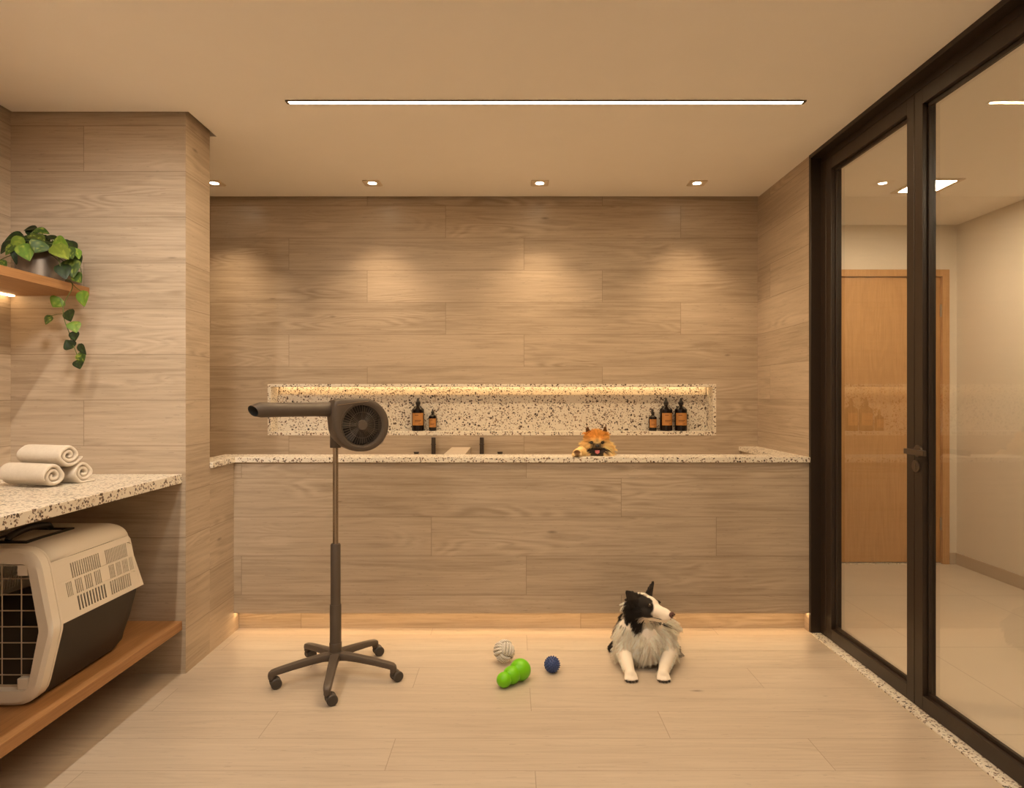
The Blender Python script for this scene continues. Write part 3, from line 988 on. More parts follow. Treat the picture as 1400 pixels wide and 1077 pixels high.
def side_panel(sgn):
    def P(u_, v_):
        y = ya + (yb - ya) * u_
        zlo = ZW + (ZW1 - ZW) * (y - YC0) / (YC1 - YC0)
        kk = 1.0 - 0.12 * max(0, (u_ - 0.9) / 0.1) ** 2 if u_ > 0.9 else 1.0
        zt = zsh + 0.005 + (0.0 if u_ < 0.75 else -0.05 * max(0, (u_ - 0.88) / 0.12) ** 1.5 if u_ > 0.88 else 0.0)
        xw, xs = 0.254 * (1 - 0.035 * u_), 0.209 * kk
        return Vector((XCC + sgn * (xw + (xs - xw) * v_), y, zlo + (zt - zlo) * v_))
    vcuts = sorted({0.0, 1.0} | {c for r in rows for c in r[:2]})
    for v0, v1 in zip(vcuts, vcuts[1:]):
        slots = []
        for r in rows:
            if abs(r[0] - v0) < 1e-6:
                for (u0, u1, n) in r[2]:
                    st = (u1 - u0) / (n - 0.45)
                    slots += [(u0 + k * st, u0 + k * st + st * 0.55) for k in range(n)]
        us_ = [0.0] + [c for s in slots for c in s] + [1.0]
        us_ = sorted(set(us_) | ({0.9, 0.95} if not slots else {0.95}))
        for u0, u1 in zip(us_, us_[1:]):
            mid = (u0 + u1) / 2
            if any(s[0] < mid < s[1] for s in slots):
                continue
            bm.faces.new([bm.verts.new(P(*q)) for q in ((u0, v0), (u1, v0), (u1, v1), (u0, v1))])


sh = finish('upper_shell', bm, M['cr_white'], pc, OP, smooth=35)
so = sh.modifiers.new('wall', 'SOLIDIFY'); so.thickness = 0.004; so.offset = -1
for sg in (1, -1):
    bm = BM()
    side_panel(sg)
    sp_ = finish('vent_panel', bm, M['cr_white'], pc, OP, smooth=0, recalc=False)
    so = sp_.modifiers.new('wall', 'SOLIDIFY'); so.thickness = 0.004; so.offset = 0
# dark inside liner so the slots and the door look into an unlit box

# door frame: rounded octagonal ring with a hexagonal opening
def outline(w_top, w_waist, w_bot, z0, zw, z1, rc, y, n=5):
    """right half then left half, corners rounded"""
    corners = [(w_bot, z0, rc), (w_waist, zw, rc * 0.5), (w_top, z1, rc)]
    poly = [(w_bot, z0), (w_waist, zw), (w_top, z1), (-w_top, z1), (-w_waist, zw), (-w_bot, z0)]
    rad = [rc, rc * 0.35, rc, rc, rc * 0.35, rc]
    out = []
    m = len(poly)
    for i in range(m):
        p0 = Vector(poly[i - 1]); p = Vector(poly[i]); p1 = Vector(poly[(i + 1) % m])
        a = (p0 - p).normalized(); b = (p1 - p).normalized()
        s = p + a * rad[i]; e = p + b * rad[i]
        for k in range(n + 1):
            tt = k / n
            q = s * (1 - tt) ** 2 + p * 2 * tt * (1 - tt) + e * tt * tt
            out.append(Vector((XCC + q.x, y, q.y)))
    return out


oz0, ozw, oz1 = SHZ + 0.004, 0.520, 0.806
ob = BM()
o_a = outline(0.212, 0.266, 0.205, oz0, ozw, oz1, 0.075, YC0 + 0.045)
o_b = outline(0.212, 0.266, 0.205, oz0, ozw, oz1, 0.075, YC0 + 0.010)
o_c = outline(0.200, 0.254, 0.193, oz0 + 0.012, ozw, oz1 - 0.012, 0.068, YC0)
i_c = outline(0.178, 0.219, 0.178, oz0 + 0.052, ozw, oz1 - 0.052, 0.022, YC0)
i_b = outline(0.174, 0.214, 0.174, oz0 + 0.056, ozw, oz1 - 0.056, 0.020, YC0 + 0.012)
i_a = outline(0.174, 0.214, 0.174, oz0 + 0.056, ozw, oz1 - 0.056, 0.020, YC0 + 0.045)
R = loft(ob, [o_a, o_b, o_c, i_c, i_b, i_a], cap=False)
n_ = len(o_a)
for i in range(n_):
    j = (i + 1) % n_
    ob.faces.new((R[-1][i], R[-1][j], R[0][j], R[0][i]))
finish('door_frame', ob, M['cr_white'], pc, OP, smooth=35)
# stepped flange behind the frame, as on the photograph's double edge
ob = BM()
q_a = outline(0.203, 0.262, 0.200, oz0, ozw, oz1 - 0.004, 0.070, YC0 + 0.066)
q_b = outline(0.209, 0.264, 0.203, oz0, ozw, oz1 - 0.002, 0.075, YC0 + 0.052)
q_c = outline(0.200, 0.258, 0.195, oz0 + 0.004, ozw, oz1 - 0.006, 0.070, YC0 + 0.046)
q_d = outline(0.174, 0.214, 0.174, oz0 + 0.056, ozw, oz1 - 0.056, 0.020, YC0 + 0.046)
loft(ob, [q_a, q_b, q_c, q_d], cap=False)
finish('front_flange', ob, M['cr_white'], pc, OP, smooth=35)
# wire door
ob = BM()
yw = YC0 + 0.030
zlo_, zhi_ = oz0 + 0.058, oz1 - 0.058


def half_w(z):
    return 0.174 + 0.040 * (1 - abs(z - ozw) / ((ozw - zlo_) if z < ozw else (zhi_ - ozw)))


wr = 0.0021
sx = 0.0685
xs_ = [-0.1715 + sx * k for k in range(6)]
x_first = (29.5 - CX) * yw / FPX - XCC
xs_ = [x_first - sx * k for k in range(6) if abs(x_first - sx * k) < 0.2]
for x in xs_:
    if abs(x) <= 0.174:
        za, zb_ = zlo_, zhi_
    else:
        e_ = (0.214 - abs(x)) / 0.040
        za, zb_ = ozw - (ozw - zlo_) * e_, ozw + (zhi_ - ozw) * e_
    tube(ob, [(XCC + x, yw, za), (XCC + x, yw, zb_)], wr, 8)
z = zhi_ - 0.002 - 0.050
while z > zlo_ + 0.01:
    h = half_w(z)
    tube(ob, [(XCC - h, yw - 0.003, z), (XCC + h, yw - 0.003, z)], wr, 8)
    z -= 0.0565
box(ob, XCC - 0.174, XCC + 0.174, yw - 0.004, yw + 0.004, zlo_ - 0.002, zlo_ + 0.006)
finish('wire_door', ob, M['cr_wire'], pc, OP)
for zz in (oz0 + 0.075, oz1 - 0.075):
    ob = BM()
    box(ob, XCC + 0.140, XCC + 0.178, YC0 + 0.004, YC0 + 0.04, zz - 0.020, zz + 0.020)
    finish('door_hinge_block', ob, M['cr_white'], pc, OP, bevel=0.003)
# carry handle folded in a shallow tray on the roof
ob = BM()
hx0, hx1, hy0, hy1 = XCC - 0.075, XCC + 0.093, YC0 + 0.115, YC0 + 0.375
z0 = ZTOP + 0.003
for a_, b_, c_, d_ in ((hx0, hx1, hy0, hy0 + 0.018), (hx0, hx1, hy1 - 0.018, hy1), (hx0, hx0 + 0.016, hy0 + 0.018, hy1 - 0.018), (hx1 - 0.016, hx1, hy0 + 0.018, hy1 - 0.018)):
    box(ob, a_, b_, c_, d_, z0 - 0.003, z0 + 0.006)
bmesh.ops.remove_doubles(ob, verts=ob.verts[:], dist=0.0002)
finish('handle_tray', ob, M['cr_black'], pc, OP)
ob = BM()
xm = (hx0 + hx1) / 2
pth = [(xm, hy0 + 0.015, z0 + 0.006)] + [(xm, hy0 + 0.03 + (hy1 - hy0 - 0.06) * k / 10, z0 + 0.020 + 0.012 * math.sin(PI * k / 10)) for k in range(11)] + [(xm, hy1 - 0.015, z0 + 0.006)]
tube(ob, pth, [0.010] + [0.013] * 11 + [0.010], 12)
finish('carry_handle', ob, M['cr_black'], pc, OP)

# ================================================================== POTTED TRAILING PLANT
M['pot'] = plain('dark_pewter_pot', (0.16, 0.125, 0.095), 0.38, metal=0.55, grain=0.15, gscale=14)
M['soil'] = plain('potting_soil', (0.035, 0.022, 0.014), 0.95, grain=0.4, gscale=90)
M['stem'] = plain('green_stem', (0.075, 0.10, 0.02), 0.5)
M['leaf'] = attr_mat('leaf_green', 'tint', 0.5, 0.3)
PX, PY, PZ = -2.183, 3.025, 1.862
pl = thing('potted_plant', (PX, PY, PZ), 'trailing green plant in a dark metal pot on the upper oak shelf', 'plant')
OPL = pl.location.copy()
bm = BM()
lathe(bm, [(0, 0), (0.090, 0), (0.094, 0.004), (0.095, 0.140), (0.0955, 0.150), (0.091, 0.150), (0.089, 0.128), (0, 0.128)], (PX, PY, PZ), (0, 0, 1), 48)
finish('pot', bm, M['pot'], pl, OPL)
bm = BM(); lathe(bm, [(0, 0.128), (0.088, 0.128), (0.080, 0.136), (0, 0.139)], (PX, PY, PZ), (0, 0, 1), 30)
finish('soil', bm, M['soil'], pl, OPL)


class LeafSet:
    def __init__(s):
        s.v, s.f, s.c = [], [], []

    def add(s, base, tip, normal, wid, bend, col, col2):
        base, tip = Vector(base), Vector(tip)
        d = tip - base
        L = d.length
        d.normalize()
        nrm = (normal - d * normal.dot(d)).normalized()
        sd = d.cross(nrm).normalized()
        nu, nv = 10, 8
        i0 = len(s.v)
        rr = random.Random(int(base.x * 1e5) ^ int(tip.z * 1e5))
        for i in range(nu + 1):
            tt = i / nu
            ww = wid * (math.sin(PI * min(1, tt ** 0.62)) ** 0.8 * (1 - 0.25 * tt) + 0.02)
            back = -0.10 * L * (1 - tt) ** 6
            for j in range(nv + 1):
                q = (j / nv - 0.5) * 2
                sag = -bend * L * (tt ** 2) + bend * L * tt * 0.4
                fold = 0.30 * abs(q) * ww - 0.22 * q * q * ww
                p = base + d * (tt * L + back * abs(q)) + sd * (q * ww) + nrm * (sag + fold + 0.006 * L * math.sin(9 * tt + 3 * q))
                s.v.append(p)
                k = 0.5 + 0.5 * noise.noise(Vector((tt * 5 + base.x * 40, q * 2.5, base.z * 40)))
                k = max(0, min(1, (k - 0.55) * 4))
                c = [a * (1 - k) + b * k for a, b in zip(col, col2)]
                if abs(q) < 0.1:
                    c = [x * 1.25 for x in c]
                s.c.append((*c, 1))
        for i in range(nu):
            for j in range(nv):
                a = i0 + i * (nv + 1) + j
                s.f.append((a, a + 1, a + nv + 2, a + nv + 1))

    def build(s, name, parent, origin):
        me = bpy.data.meshes.new(name)
        o_ = Vector(origin)
        me.from_pydata([tuple(v - o_) for v in s.v], [], s.f)
        at = me.color_attributes.new('tint', 'FLOAT_COLOR', 'POINT')
        at.data.foreach_set('color', [x for c in s.c for x in c])
        me.materials.append(M['leaf'])
        me.shade_smooth()
        ob_ = bpy.data.objects.new(name, me)
        COL.objects.link(ob_); ob_.parent = parent
        return ob_


def LP(x, y, Y):
    return W(x / 4.487, 280 + y / 4.487, Y)


DARK, MIDG, BRI = (0.012, 0.022, 0.006), (0.034, 0.068, 0.010), (0.105, 0.19, 0.018)  # greens differ by leaf, with light and shade painted in as well
VAR = (0.26, 0.30, 0.045)
crown = [
    ((222, 140), (140, 152), 0.030, DARK, 3.05), ((222, 150), (300, 172), 0.022, MIDG, 3.00), ((135, 190), (18, 218), 0.036, DARK, 3.00),
    ((135, 205), (62, 272), 0.036, BRI, 2.94), ((75, 225), (-8, 295), 0.038, DARK, 2.98), ((85, 245), (32, 308), 0.024, MIDG, 2.93),
    ((125, 262), (98, 362), 0.036, DARK, 2.95), ((140, 245), (182, 342), 0.040, BRI, 2.90), ((255, 228), (212, 292), 0.042, MIDG, 2.91),
    ((200, 185), (272, 222), 0.036, MIDG, 2.97), ((290, 192), (362, 212), 0.022, DARK, 3.0), ((335, 222), (410, 252), 0.036, BRI, 2.96),
    ((335, 252), (420, 332), 0.040, BRI, 2.91), ((405, 222), (468, 285), 0.036, DARK, 2.98), ((462, 268), (488, 326), 0.022, BRI, 2.96),
    ((440, 295), (486, 378), 0.036, DARK, 2.99), ((378, 368), (402, 452), 0.036, DARK, 2.93), ((430, 340), (446, 442), 0.044, MIDG, 2.95),
    ((460, 425), (497, 476), 0.028, MIDG, 2.96), ((270, 225), (300, 282), 0.036, DARK, 2.95), ((165, 190), (215, 232), 0.036, DARK, 3.02),
    ((-6, 342), (38, 372), 0.022, MIDG, 2.94), ((230, 170), (165, 185), 0.034, DARK, 3.06), ((310, 235), (330, 290), 0.030, DARK, 2.97),
    ((405, 265), (445, 330), 0.034, MIDG, 2.93), ((240, 200), (160, 220), 0.034, MIDG, 3.04), ((300, 200), (240, 230), 0.030, DARK, 3.05),
    ((160, 210), (100, 240), 0.034, DARK, 3.03), ((360, 230), (440, 250), 0.032, DARK, 3.03), ((200, 150), (190, 200), 0.030, DARK, 3.05),
]
ls = LeafSet()
rl = random.Random(5)
stems = BM()
soilc = Vector((PX, PY, PZ + 0.132))
for (bx, by), (tx, ty), wd, c, Yd in crown:
    b_, t_ = LP(bx, by, Yd), LP(tx, ty, Yd - 0.02)
    nr = Vector((rl.uniform(-0.5, 0.5) + 0.35, -0.75, rl.uniform(0.1, 0.8)))
    if c is DARK:
        nr = Vector((rl.uniform(-0.6, 0.6) + 0.2, -0.6, rl.uniform(0.4, 1.2)))
    ls.add(b_, t_, nr, wd * 1.0, rl.uniform(0.05, 0.22), [x * rl.uniform(0.85, 1.2) for x in c], VAR if c is not DARK else MIDG)
    s0 = soilc + Vector((rl.uniform(-0.05, 0.05), rl.uniform(-0.05, 0.05), 0))
    mid = (s0 + b_) / 2 + Vector((0, 0, 0.05))
    tube(stems, [s0 * (1 - q) ** 2 + mid * 2 * q * (1 - q) + b_ * q * q for q in [k / 6 for k in range(7)]], 0.0021, 6)
ls.build('foliage', pl, OPL)
finish('stems', stems, M['stem'], pl, OPL)
YV = 2.995
vine = [(370, 432), (410, 455), (440, 478), (442, 515), (415, 560), (390, 615), (388, 660), (400, 720), (425, 785), (440, 840), (462, 890), (478, 935), (486, 960)]
v2 = [(440, 478), (470, 510), (505, 535)]
tb = BM()


def smooth_pts(pts, n=6):
    out = []
    for i in range(len(pts) - 1):
        p0 = pts[max(0, i - 1)]; p1 = pts[i]; p2 = pts[i + 1]; p3 = pts[min(len(pts) - 1, i + 2)]
        for k in range(n):
            q = k / n
            out.append(0.5 * ((2 * p1) + (p2 - p0) * q + (2 * p0 - 5 * p1 + 4 * p2 - p3) * q * q + (3 * p1 - p0 - 3 * p2 + p3) * q ** 3))
    out.append(pts[-1])
    return out


vp = [soilc + Vector((0.05, -0.03, 0.0)), LP(350, 330, 2.93) + Vector((0, 0, 0.02)), LP(372, 400, 2.93)] + [LP(x, y, YV) for x, y in vine]
tube(tb, smooth_pts(vp), 0.0022, 6)
tube(tb, smooth_pts([LP(x, y, YV) for x, y in v2]), 0.0017, 6)
tube(tb, smooth_pts([LP(440, 330, 2.95), LP(480, 350, 2.97), LP(500, 415, 2.98)]), 0.0017, 6)
vl = LeafSet()
for (bx, by), (tx, ty), wd, c in [((505, 532), (512, 622), 0.030, BRI), ((368, 575), (322, 627), 0.034, BRI), ((312, 682), (275, 732), 0.026, MIDG), ((420, 648), (432, 716), 0.033, DARK),
                                  ((447, 720), (468, 782), 0.030, BRI), ((455, 778), (456, 838), 0.024, DARK), ((442, 876), (400, 828), 0.030, DARK), ((485, 858), (526, 918), 0.018, DARK),
                                  ((490, 908), (512, 962), 0.028, MIDG), ((480, 952), (488, 1006), 0.028, DARK)]:
    b_, t_ = LP(bx, by, YV), LP(tx, ty, YV - 0.012)
    vl.add(b_, t_, Vector((rl.uniform(-0.4, 0.6), -1, rl.uniform(-0.1, 0.5))), wd * 1.05, rl.uniform(0.05, 0.2), c, VAR if c is not DARK else MIDG)
    if (bx, by) in ((312, 682), (368, 575)):
        tgt = LP(388, 640, YV) if bx == 368 else LP(390, 668, YV)
        tube(tb, [b_, (b_ + tgt) / 2 + Vector((0, 0, 0.004)), tgt], 0.0013, 6)
tv = finish('trailing_vine', tb, M['stem'], pl, OPL)
lv = vl.build('vine_foliage', tv, OPL)

# ================================================================== STAND DRYER
M['dry'] = plain('grey_brown_plastic', (0.092, 0.068, 0.050), 0.46, spec=0.45, grain=0.04, gscale=120)
M['dry_dark'] = plain('dark_caster_plastic', (0.050, 0.040, 0.032), 0.5)
M['chrome'] = plain('steel_tube', (0.42, 0.34, 0.26), 0.22, metal=0.95)
M['wire'] = plain('grille_wire', (0.115, 0.085, 0.062), 0.38, metal=0.2)
M['fan_in'] = plain('fan_cavity', (0.012, 0.010, 0.008), 0.7)
M['blade'] = plain('fan_blade', (0.028, 0.021, 0.016), 0.5)
HXd, HYd = -0.838, 3.115
dr = thing('stand_dryer', (HXd, HYd, 0), 'grey brown pet hair dryer on a five castor rolling stand', 'dryer')
OD_ = dr.location.copy()
H0 = Vector((HXd, HYd, 0))
bm = BM()
lathe(bm, [(0, 0.085), (0.036, 0.085), (0.040, 0.092), (0.040, 0.110), (0.034, 0.122), (0.029, 0.124), (0.029, 0.164), (0.0275, 0.166), (0, 0.166)], H0, (0, 0, 1), 32)
finish('base_hub', bm, M['dry'], dr, OD_)
RL = 0.285
for k in range(5):
    an = math.radians(-82.0 + 72 * k)
    dx, dy = math.cos(an), math.sin(an)
    d = Vector((dx, dy, 0)); sd = Vector((-dy, dx, 0)); up = Vector((0, 0, 1))
    bm = BM()
    rings = []
    for r, zc_, hw, hh in ((0.022, 0.102, 0.024, 0.020), (0.06, 0.103, 0.0225, 0.018), (0.12, 0.097, 0.020, 0.0165), (0.20, 0.086, 0.0185, 0.0155), (0.262, 0.076, 0.0180, 0.0150), (0.288, 0.070, 0.0165, 0.0150), (0.300, 0.064, 0.0125, 0.0120), (0.304, 0.060, 0.006, 0.006)):
        ring = []
        for q in range(16):
            a = 2 * PI * q / 16
            c, s_ = math.cos(a), math.sin(a)
            f = (abs(c) ** 4 + abs(s_) ** 4) ** -0.25
            ring.append(H0 + d * r + sd * (c * f * hw) + up * (zc_ + s_ * f * hh))
        rings.append(ring)
    loft(bm, rings)
    tube(bm, [H0 + d * 0.288 + up * 0.072, H0 + d * 0.288 + up * 0.046], 0.015, 16)
    finish('leg', bm, M['dry'], dr, OD_, smooth=40)
    # twin wheel castor swivelled towards the back right
    wa = math.radians(28 + (k * 9) % 17)
    tr = Vector((math.cos(wa), math.sin(wa), 0)); axl = Vector((-tr.y, tr.x, 0))
    c0 = H0 + d * 0.288 + tr * 0.018 + up * 0.0245
    bm = BM()
    rings = []
    for s_, r in ((-0.011, 0.019), (0.011, 0.019)):
        rings.append([c0 + axl * s_ + (tr * math.cos(a) + up * math.sin(a)) * (r + 0.0035) for a in [math.radians(20 + 180 * j / 12) for j in range(13)]] + [c0 + axl * s_ + up * 0.002])
    loft(bm, rings)
    tube(bm, [H0 + d * 0.288 + up * 0.050, H0 + d * 0.288 + up * 0.036], 0.0115, 14)
    cs = finish('caster', bm, M['dry_dark'], dr, OD_)
    for sg in (-1, 1):
        bm = BM()
        lathe(bm, [(0, 0.0), (0.019, 0.0), (0.0245, 0.003), (0.0245, 0.013), (0.021, 0.0165), (0.012, 0.0175), (0.0, 0.0175)], c0 + axl * (sg * 0.009), axl * sg, 26)
        wv = finish('wheel', bm, M['dry_dark'], cs, OD_)
bm = BM(); lathe(bm, [(0, 0.16), (0.0268, 0.16), (0.0268, 0.343), (0.0255, 0.347), (0, 0.347)], H0, (0, 0, 1), 32); finish('lower_sleeve', bm, M['dry'], dr, OD_)
bm = BM(); lathe(bm, [(0, 0.340), (0.0235, 0.340), (0.0235, 0.630), (0.0205, 0.636), (0, 0.636)], H0, (0, 0, 1), 32); finish('upper_sleeve', bm, M['dry'], dr, OD_)
bm = BM(); lathe(bm, [(0, 0.62), (0.0128, 0.62), (0.0128, 1.10), (0, 1.10)], H0, (0, 0, 1), 24); finish('pole', bm, M['chrome'], dr, OD_)
bm = BM(); lathe(bm, [(0, 1.093), (0.0255, 1.093), (0.0262, 1.100), (0.0262, 1.15), (0.024, 1.20), (0, 1.20)], H0, (0, 0, 1), 26); finish('neck', bm, M['dry'], dr, OD_)

# blower: snail profile, face turned towards the right
TH = math.radians(33)
fx = Vector((math.cos(TH), math.sin(TH), 0))         # across the face, towards its right
fn = Vector((math.sin(TH), -math.cos(TH), 0))        # out of the face, towards the viewer
up = Vector((0, 0, 1))
FC = W(495.5, 581.0, 3.02)                            # centre of the fan on the front face
RH = 0.124
DEP = 0.135
prof = []                                             # (x, z) around the fan centre, counter-clockwise
for k in range(0, 25):                                # right half circle, from bottom to top
    a = -PI / 2 + PI * k / 24
    prof.append((0.010 + RH * math.cos(a), RH * math.sin(a)))
prof += [(-0.05, RH * 1.0), (-0.105, RH * 0.985), (-0.128, RH * 0.93)]           # flat top running into the outlet
prof += [(-0.136, RH * 0.72), (-0.136, RH * 0.30), (-0.132, 0.0)]
for k in range(1, 9):                                 # lower left scroll
    a = PI + (PI / 2) * k / 9
    prof.append((-0.0 + 0.132 * math.cos(a) * (1 - 0.0 * k), RH * math.sin(a)))


def shell(sc_, off, dx=0.0):
    return [FC + fx * (x * sc_ + dx * (1 - sc_)) + up * (z * sc_) + fn * off for x, z in prof]


bm = BM()
loft(bm, [shell(0.62, -DEP), shell(0.86, -DEP + 0.004), shell(0.945, -DEP + 0.018), shell(0.98, -DEP + 0.045), shell(1.0, -0.05), shell(1.0, -0.016), shell(0.975, -0.004), shell(0.93, 0.0)], cap=False)
# back cap and front annulus down to the fan opening
back = [bm.verts.new(p) for p in shell(0.62, -DEP)]
bm.faces.new(back)
RG = 0.0965
nP = len(prof)


def circ(r, off, cx=0.0, cz=0.0):
    out = []
    for (x, z) in prof:
        a = math.atan2(z, x)
        out.append(FC + fx * (cx + r * math.cos(a)) + up * (cz + r * math.sin(a)) + fn * off)
    return out


loft(bm, [shell(0.93, 0.0), circ(RG + 0.004, 0.0), circ(RG, -0.003), circ(RG - 0.002, -0.045), circ(0.02, -0.047)], cap=False)
bmesh.ops.remove_doubles(bm, verts=bm.verts[:], dist=0.0003)
hs = finish('blower_housing', bm, M['dry'], dr, OD_, smooth=42)
bm = BM()
lathe(bm, [(0, -0.042), (RG - 0.004, -0.042), (RG - 0.004, -0.040), (0, -0.040)], FC, fn, 48)
finish('fan_cavity', bm, M['fan_in'], hs, OD_)
bm = BM()
for k in range(7):                                    # fan blades
    a0 = 2 * PI * k / 7 + 0.3
    vs = []
    for r, a, o in ((0.022, -0.20, -0.034), (0.088, -0.10, -0.036), (0.088, 0.30, -0.016), (0.022, 0.34, -0.018)):
        vs.append(bm.verts.new(FC + (fx * math.cos(a0 + a) + up * math.sin(a0 + a)) * r + fn * o))
    bm.faces.new(vs)
bl = finish('fan_blades', bm, M['blade'], hs, OD_, smooth=0)
so = bl.modifiers.new('wall', 'SOLIDIFY'); so.thickness = 0.002
bm = BM()
for k in range(44):
    a = 2 * PI * k / 44
    dd = fx * math.cos(a) + up * math.sin(a)
    tube(bm, [FC + dd * 0.022 - fn * 0.003, FC + dd * 0.06 + fn * 0.0005, FC + dd * (RG - 0.001) - fn * 0.003], 0.0009, 6)
for r in (0.060, RG - 0.002):
    tube(bm, [FC + (fx * math.cos(2 * PI * k / 60) + up * math.sin(2 * PI * k / 60)) * r - fn * 0.001 for k in range(61)], 0.0011, 6, cap=False)
finish('fan_grille', bm, M['wire'], dr, OD_)
bm = BM(); lathe(bm, [(0, -0.004), (0.0235, -0.004), (0.0235, 0.003), (0.021, 0.005), (0, 0.005)], FC, fn, 30); finish('grille_hub', bm, M['dry'], dr, OD_)
# raised trim lines round the opening, as moulded on the face
bm = BM()
tube(bm, [FC + fx * (-0.118) + up * 0.093 + fn * 0.001, FC + fx * 0.03 + up * 0.1115 + fn * 0.001], 0.0012, 6)
finish('moulded_line', bm, M['chrome'], hs, OD_)
pts = []
for k in range(33):
    a = math.radians(118 + 190 * k / 32)
    pts.append((0.1035 * math.cos(a), 0.1035 * math.sin(a)))
pts += [(0.088, -0.092), (0.097, -0.086), (0.102, -0.076), (0.1045, -0.02)]
bm = BM()
tube(bm, [FC + fx * x + up * z + fn * 0.0006 for x, z in pts], 0.0010, 6)
finish('moulded_rim', bm, M['wire'], hs, OD_)
# nozzle: leaves the scroll at its top left
n0 = FC - fx * 0.10 + up * 0.073 - fn * 0.068
tipc = W(350, 560.5, 2.79)
nd = (tipc - n0).normalized()
ln = (tipc - n0).length
nx_, ny_, _ = frame_of(nd)
bm = BM()
rings = []
N = 28
for s_, r in ((0.0, 0.0345), (0.05, 0.0335), (0.10, 0.0315), (ln * 0.75, 0.0315), (ln, 0.0325)):
    ring = []
    for k in range(N):
        a = 2 * PI * k / N
        ring.append(n0 + nd * s_ + nx_ * (r * math.cos(a)) + ny_ * (r * math.sin(a)))
    rings.append(ring)



rings.pop()
cutv = Vector((0, 0.9, 0.55))          # mouth turned down and towards the viewer: the far upper lip reaches furthest


def mouth(s_, r, k_, drop):
    ring = []
    for k in range(N):
        a = 2 * PI * k / N
        q = nx_ * math.cos(a) + ny_ * math.sin(a)
        ring.append(n0 + nd * (s_ + k_ * r * q.dot(cutv)) + q * r - up * drop)
    return ring


rings.append(mouth(ln - 0.016, 0.0325, 0.25, 0.0))
rings.append(mouth(ln + 0.012, 0.0235, 0.75, 0.004))
inner_ = [mouth(ln + 0.012, 0.0235, 0.75, 0.004), mouth(ln + 0.011, 0.0205, 0.75, 0.004), mouth(ln - 0.06, 0.018, 0.2, 0.002), mouth(ln - 0.062, 0.002, 0.0, 0.002)]
loft(bm, rings, cap=False)
loft(bm, inner_, cap=False, mi=1)
bmesh.ops.remove_doubles(bm, verts=bm.verts[:], dist=0.0002)
finish('nozzle', bm, [M['dry'], M['fan_in']], dr, OD_, smooth=40)
bm = BM()
lathe(bm, [(0.030, -0.02), (0.0405, -0.01), (0.0405, 0.022), (0.0375, 0.030), (0.0335, 0.031)], n0, nd, 30)
finish('nozzle_collar', bm, M['dry'], dr, OD_)

# ================================================================== TOYS
# rope ball: six woven patches of four strands each
t = NT('cotton_rope')
u_, v_ = t.uv()
tw = t.math('SINE', t.math('ADD', t.math('MULTIPLY', u_, 900.0), t.math('MULTIPLY', v_, 6.2832)))
t.bsdf(t.mix(t.math('MULTIPLY', t.math('ADD', tw, 1.0), 0.5), (0.50, 0.45, 0.38), (0.86, 0.82, 0.76)), 0.9, 0, 0.1, t.bump(tw, 0.35, 0.001))
M['rope'] = t.m
RC = W(689.2, 889.0, FPX * HC / (905.5 - CY))
RR = 0.0565
RC.z = RR + 0.002
rotb = Matrix.Rotation(math.radians(38), 3, 'Z') @ Matrix.Rotation(math.radians(-32), 3, 'X') @ Matrix.Rotation(math.radians(28), 3, 'Y')
bm = BM()
lay = bm.loops.layers.uv.new('UVMap')
ellipsoid(bm, RC, RR * 0.72, u=24, v=16)
sr = RR * 0.132
axes = [(Vector((1, 0, 0)), Vector((0, 1, 0))), (Vector((0, 1, 0)), Vector((0, 0, 1))), (Vector((0, 0, 1)), Vector((1, 0, 0)))]
for nrm, dirn in axes:
    sdv = nrm.cross(dirn)
    for sg in (1, -1):
        for j in range(4):
            off = (j - 1.5) * 0.43
            pts, nr = [], 15
            for q in range(nr):
                tt = (q / (nr - 1) - 0.5) * 2 * 0.92
                p = (nrm * sg + dirn * math.tan(tt * PI / 4 * 1.02) + sdv * math.tan(off * PI / 4 * 1.02) * (1.0))
                p.normalize()
                dip = RR * (0.99 - sr / RR) - 0.006 * max(0, abs(tt) - 0.6) / 0.32
                pts.append(RC + (rotb @ p) * dip)
            R = tube(bm, pts, [sr * (0.7 + 0.3 * math.sin(PI * q / (nr - 1)) ** 0.5) for q in range(nr)], 10)
for f in bm.faces:
    for lp in f.loops:
        c = lp.vert.co - RC
        lp[lay].uv = (c.x * 0.6 + c.z * 0.9 + c.y * 0.5, 0)
tag(finish('rope_ball', bm, M['rope'], origin=(RC.x, RC.y, 0), smooth=60), 'woven beige rope ball on the floor behind the green toy', 'toy')

# green rubber toy: three bulges, lying on its side
M['green'] = plain('green_rubber', (0.175, 0.56, 0.004), 0.36, spec=0.4)
YG = FPX * HC / (933.5 - CY)
pB = W(711.3, 916.6, YG + 0.03); pS = W(690.6, 925.6, YG - 0.04)
rB, rM, rS = 0.0500, 0.0410, 0.0345
pB.z, pS.z = rB, rS
ax = pS - pB
Lg = 0.108
ax = ax.normalized()
pS = pB + ax * Lg
pS.z = rS
ax = (pS - pB).normalized()
prof_g = []
cs_ = [(0.0, rB), (0.058, rM), (Lg, rS)]
for i in range(61):
    s_ = -rB + (Lg + rB + rS) * i / 60
    r = 0
    for c, rr in cs_:
        d_ = rr * rr - (s_ - c) ** 2
        if d_ > 0:
            r = max(r, math.sqrt(d_))
    prof_g.append((r, s_))
bm = BM()
lathe(bm, prof_g, pB, ax, 40)
tag(finish('rubber_toy', bm, M['green'], origin=(pB.x, pB.y, 0), smooth=28), 'bright green rubber chew toy with three bulges on the floor', 'toy')

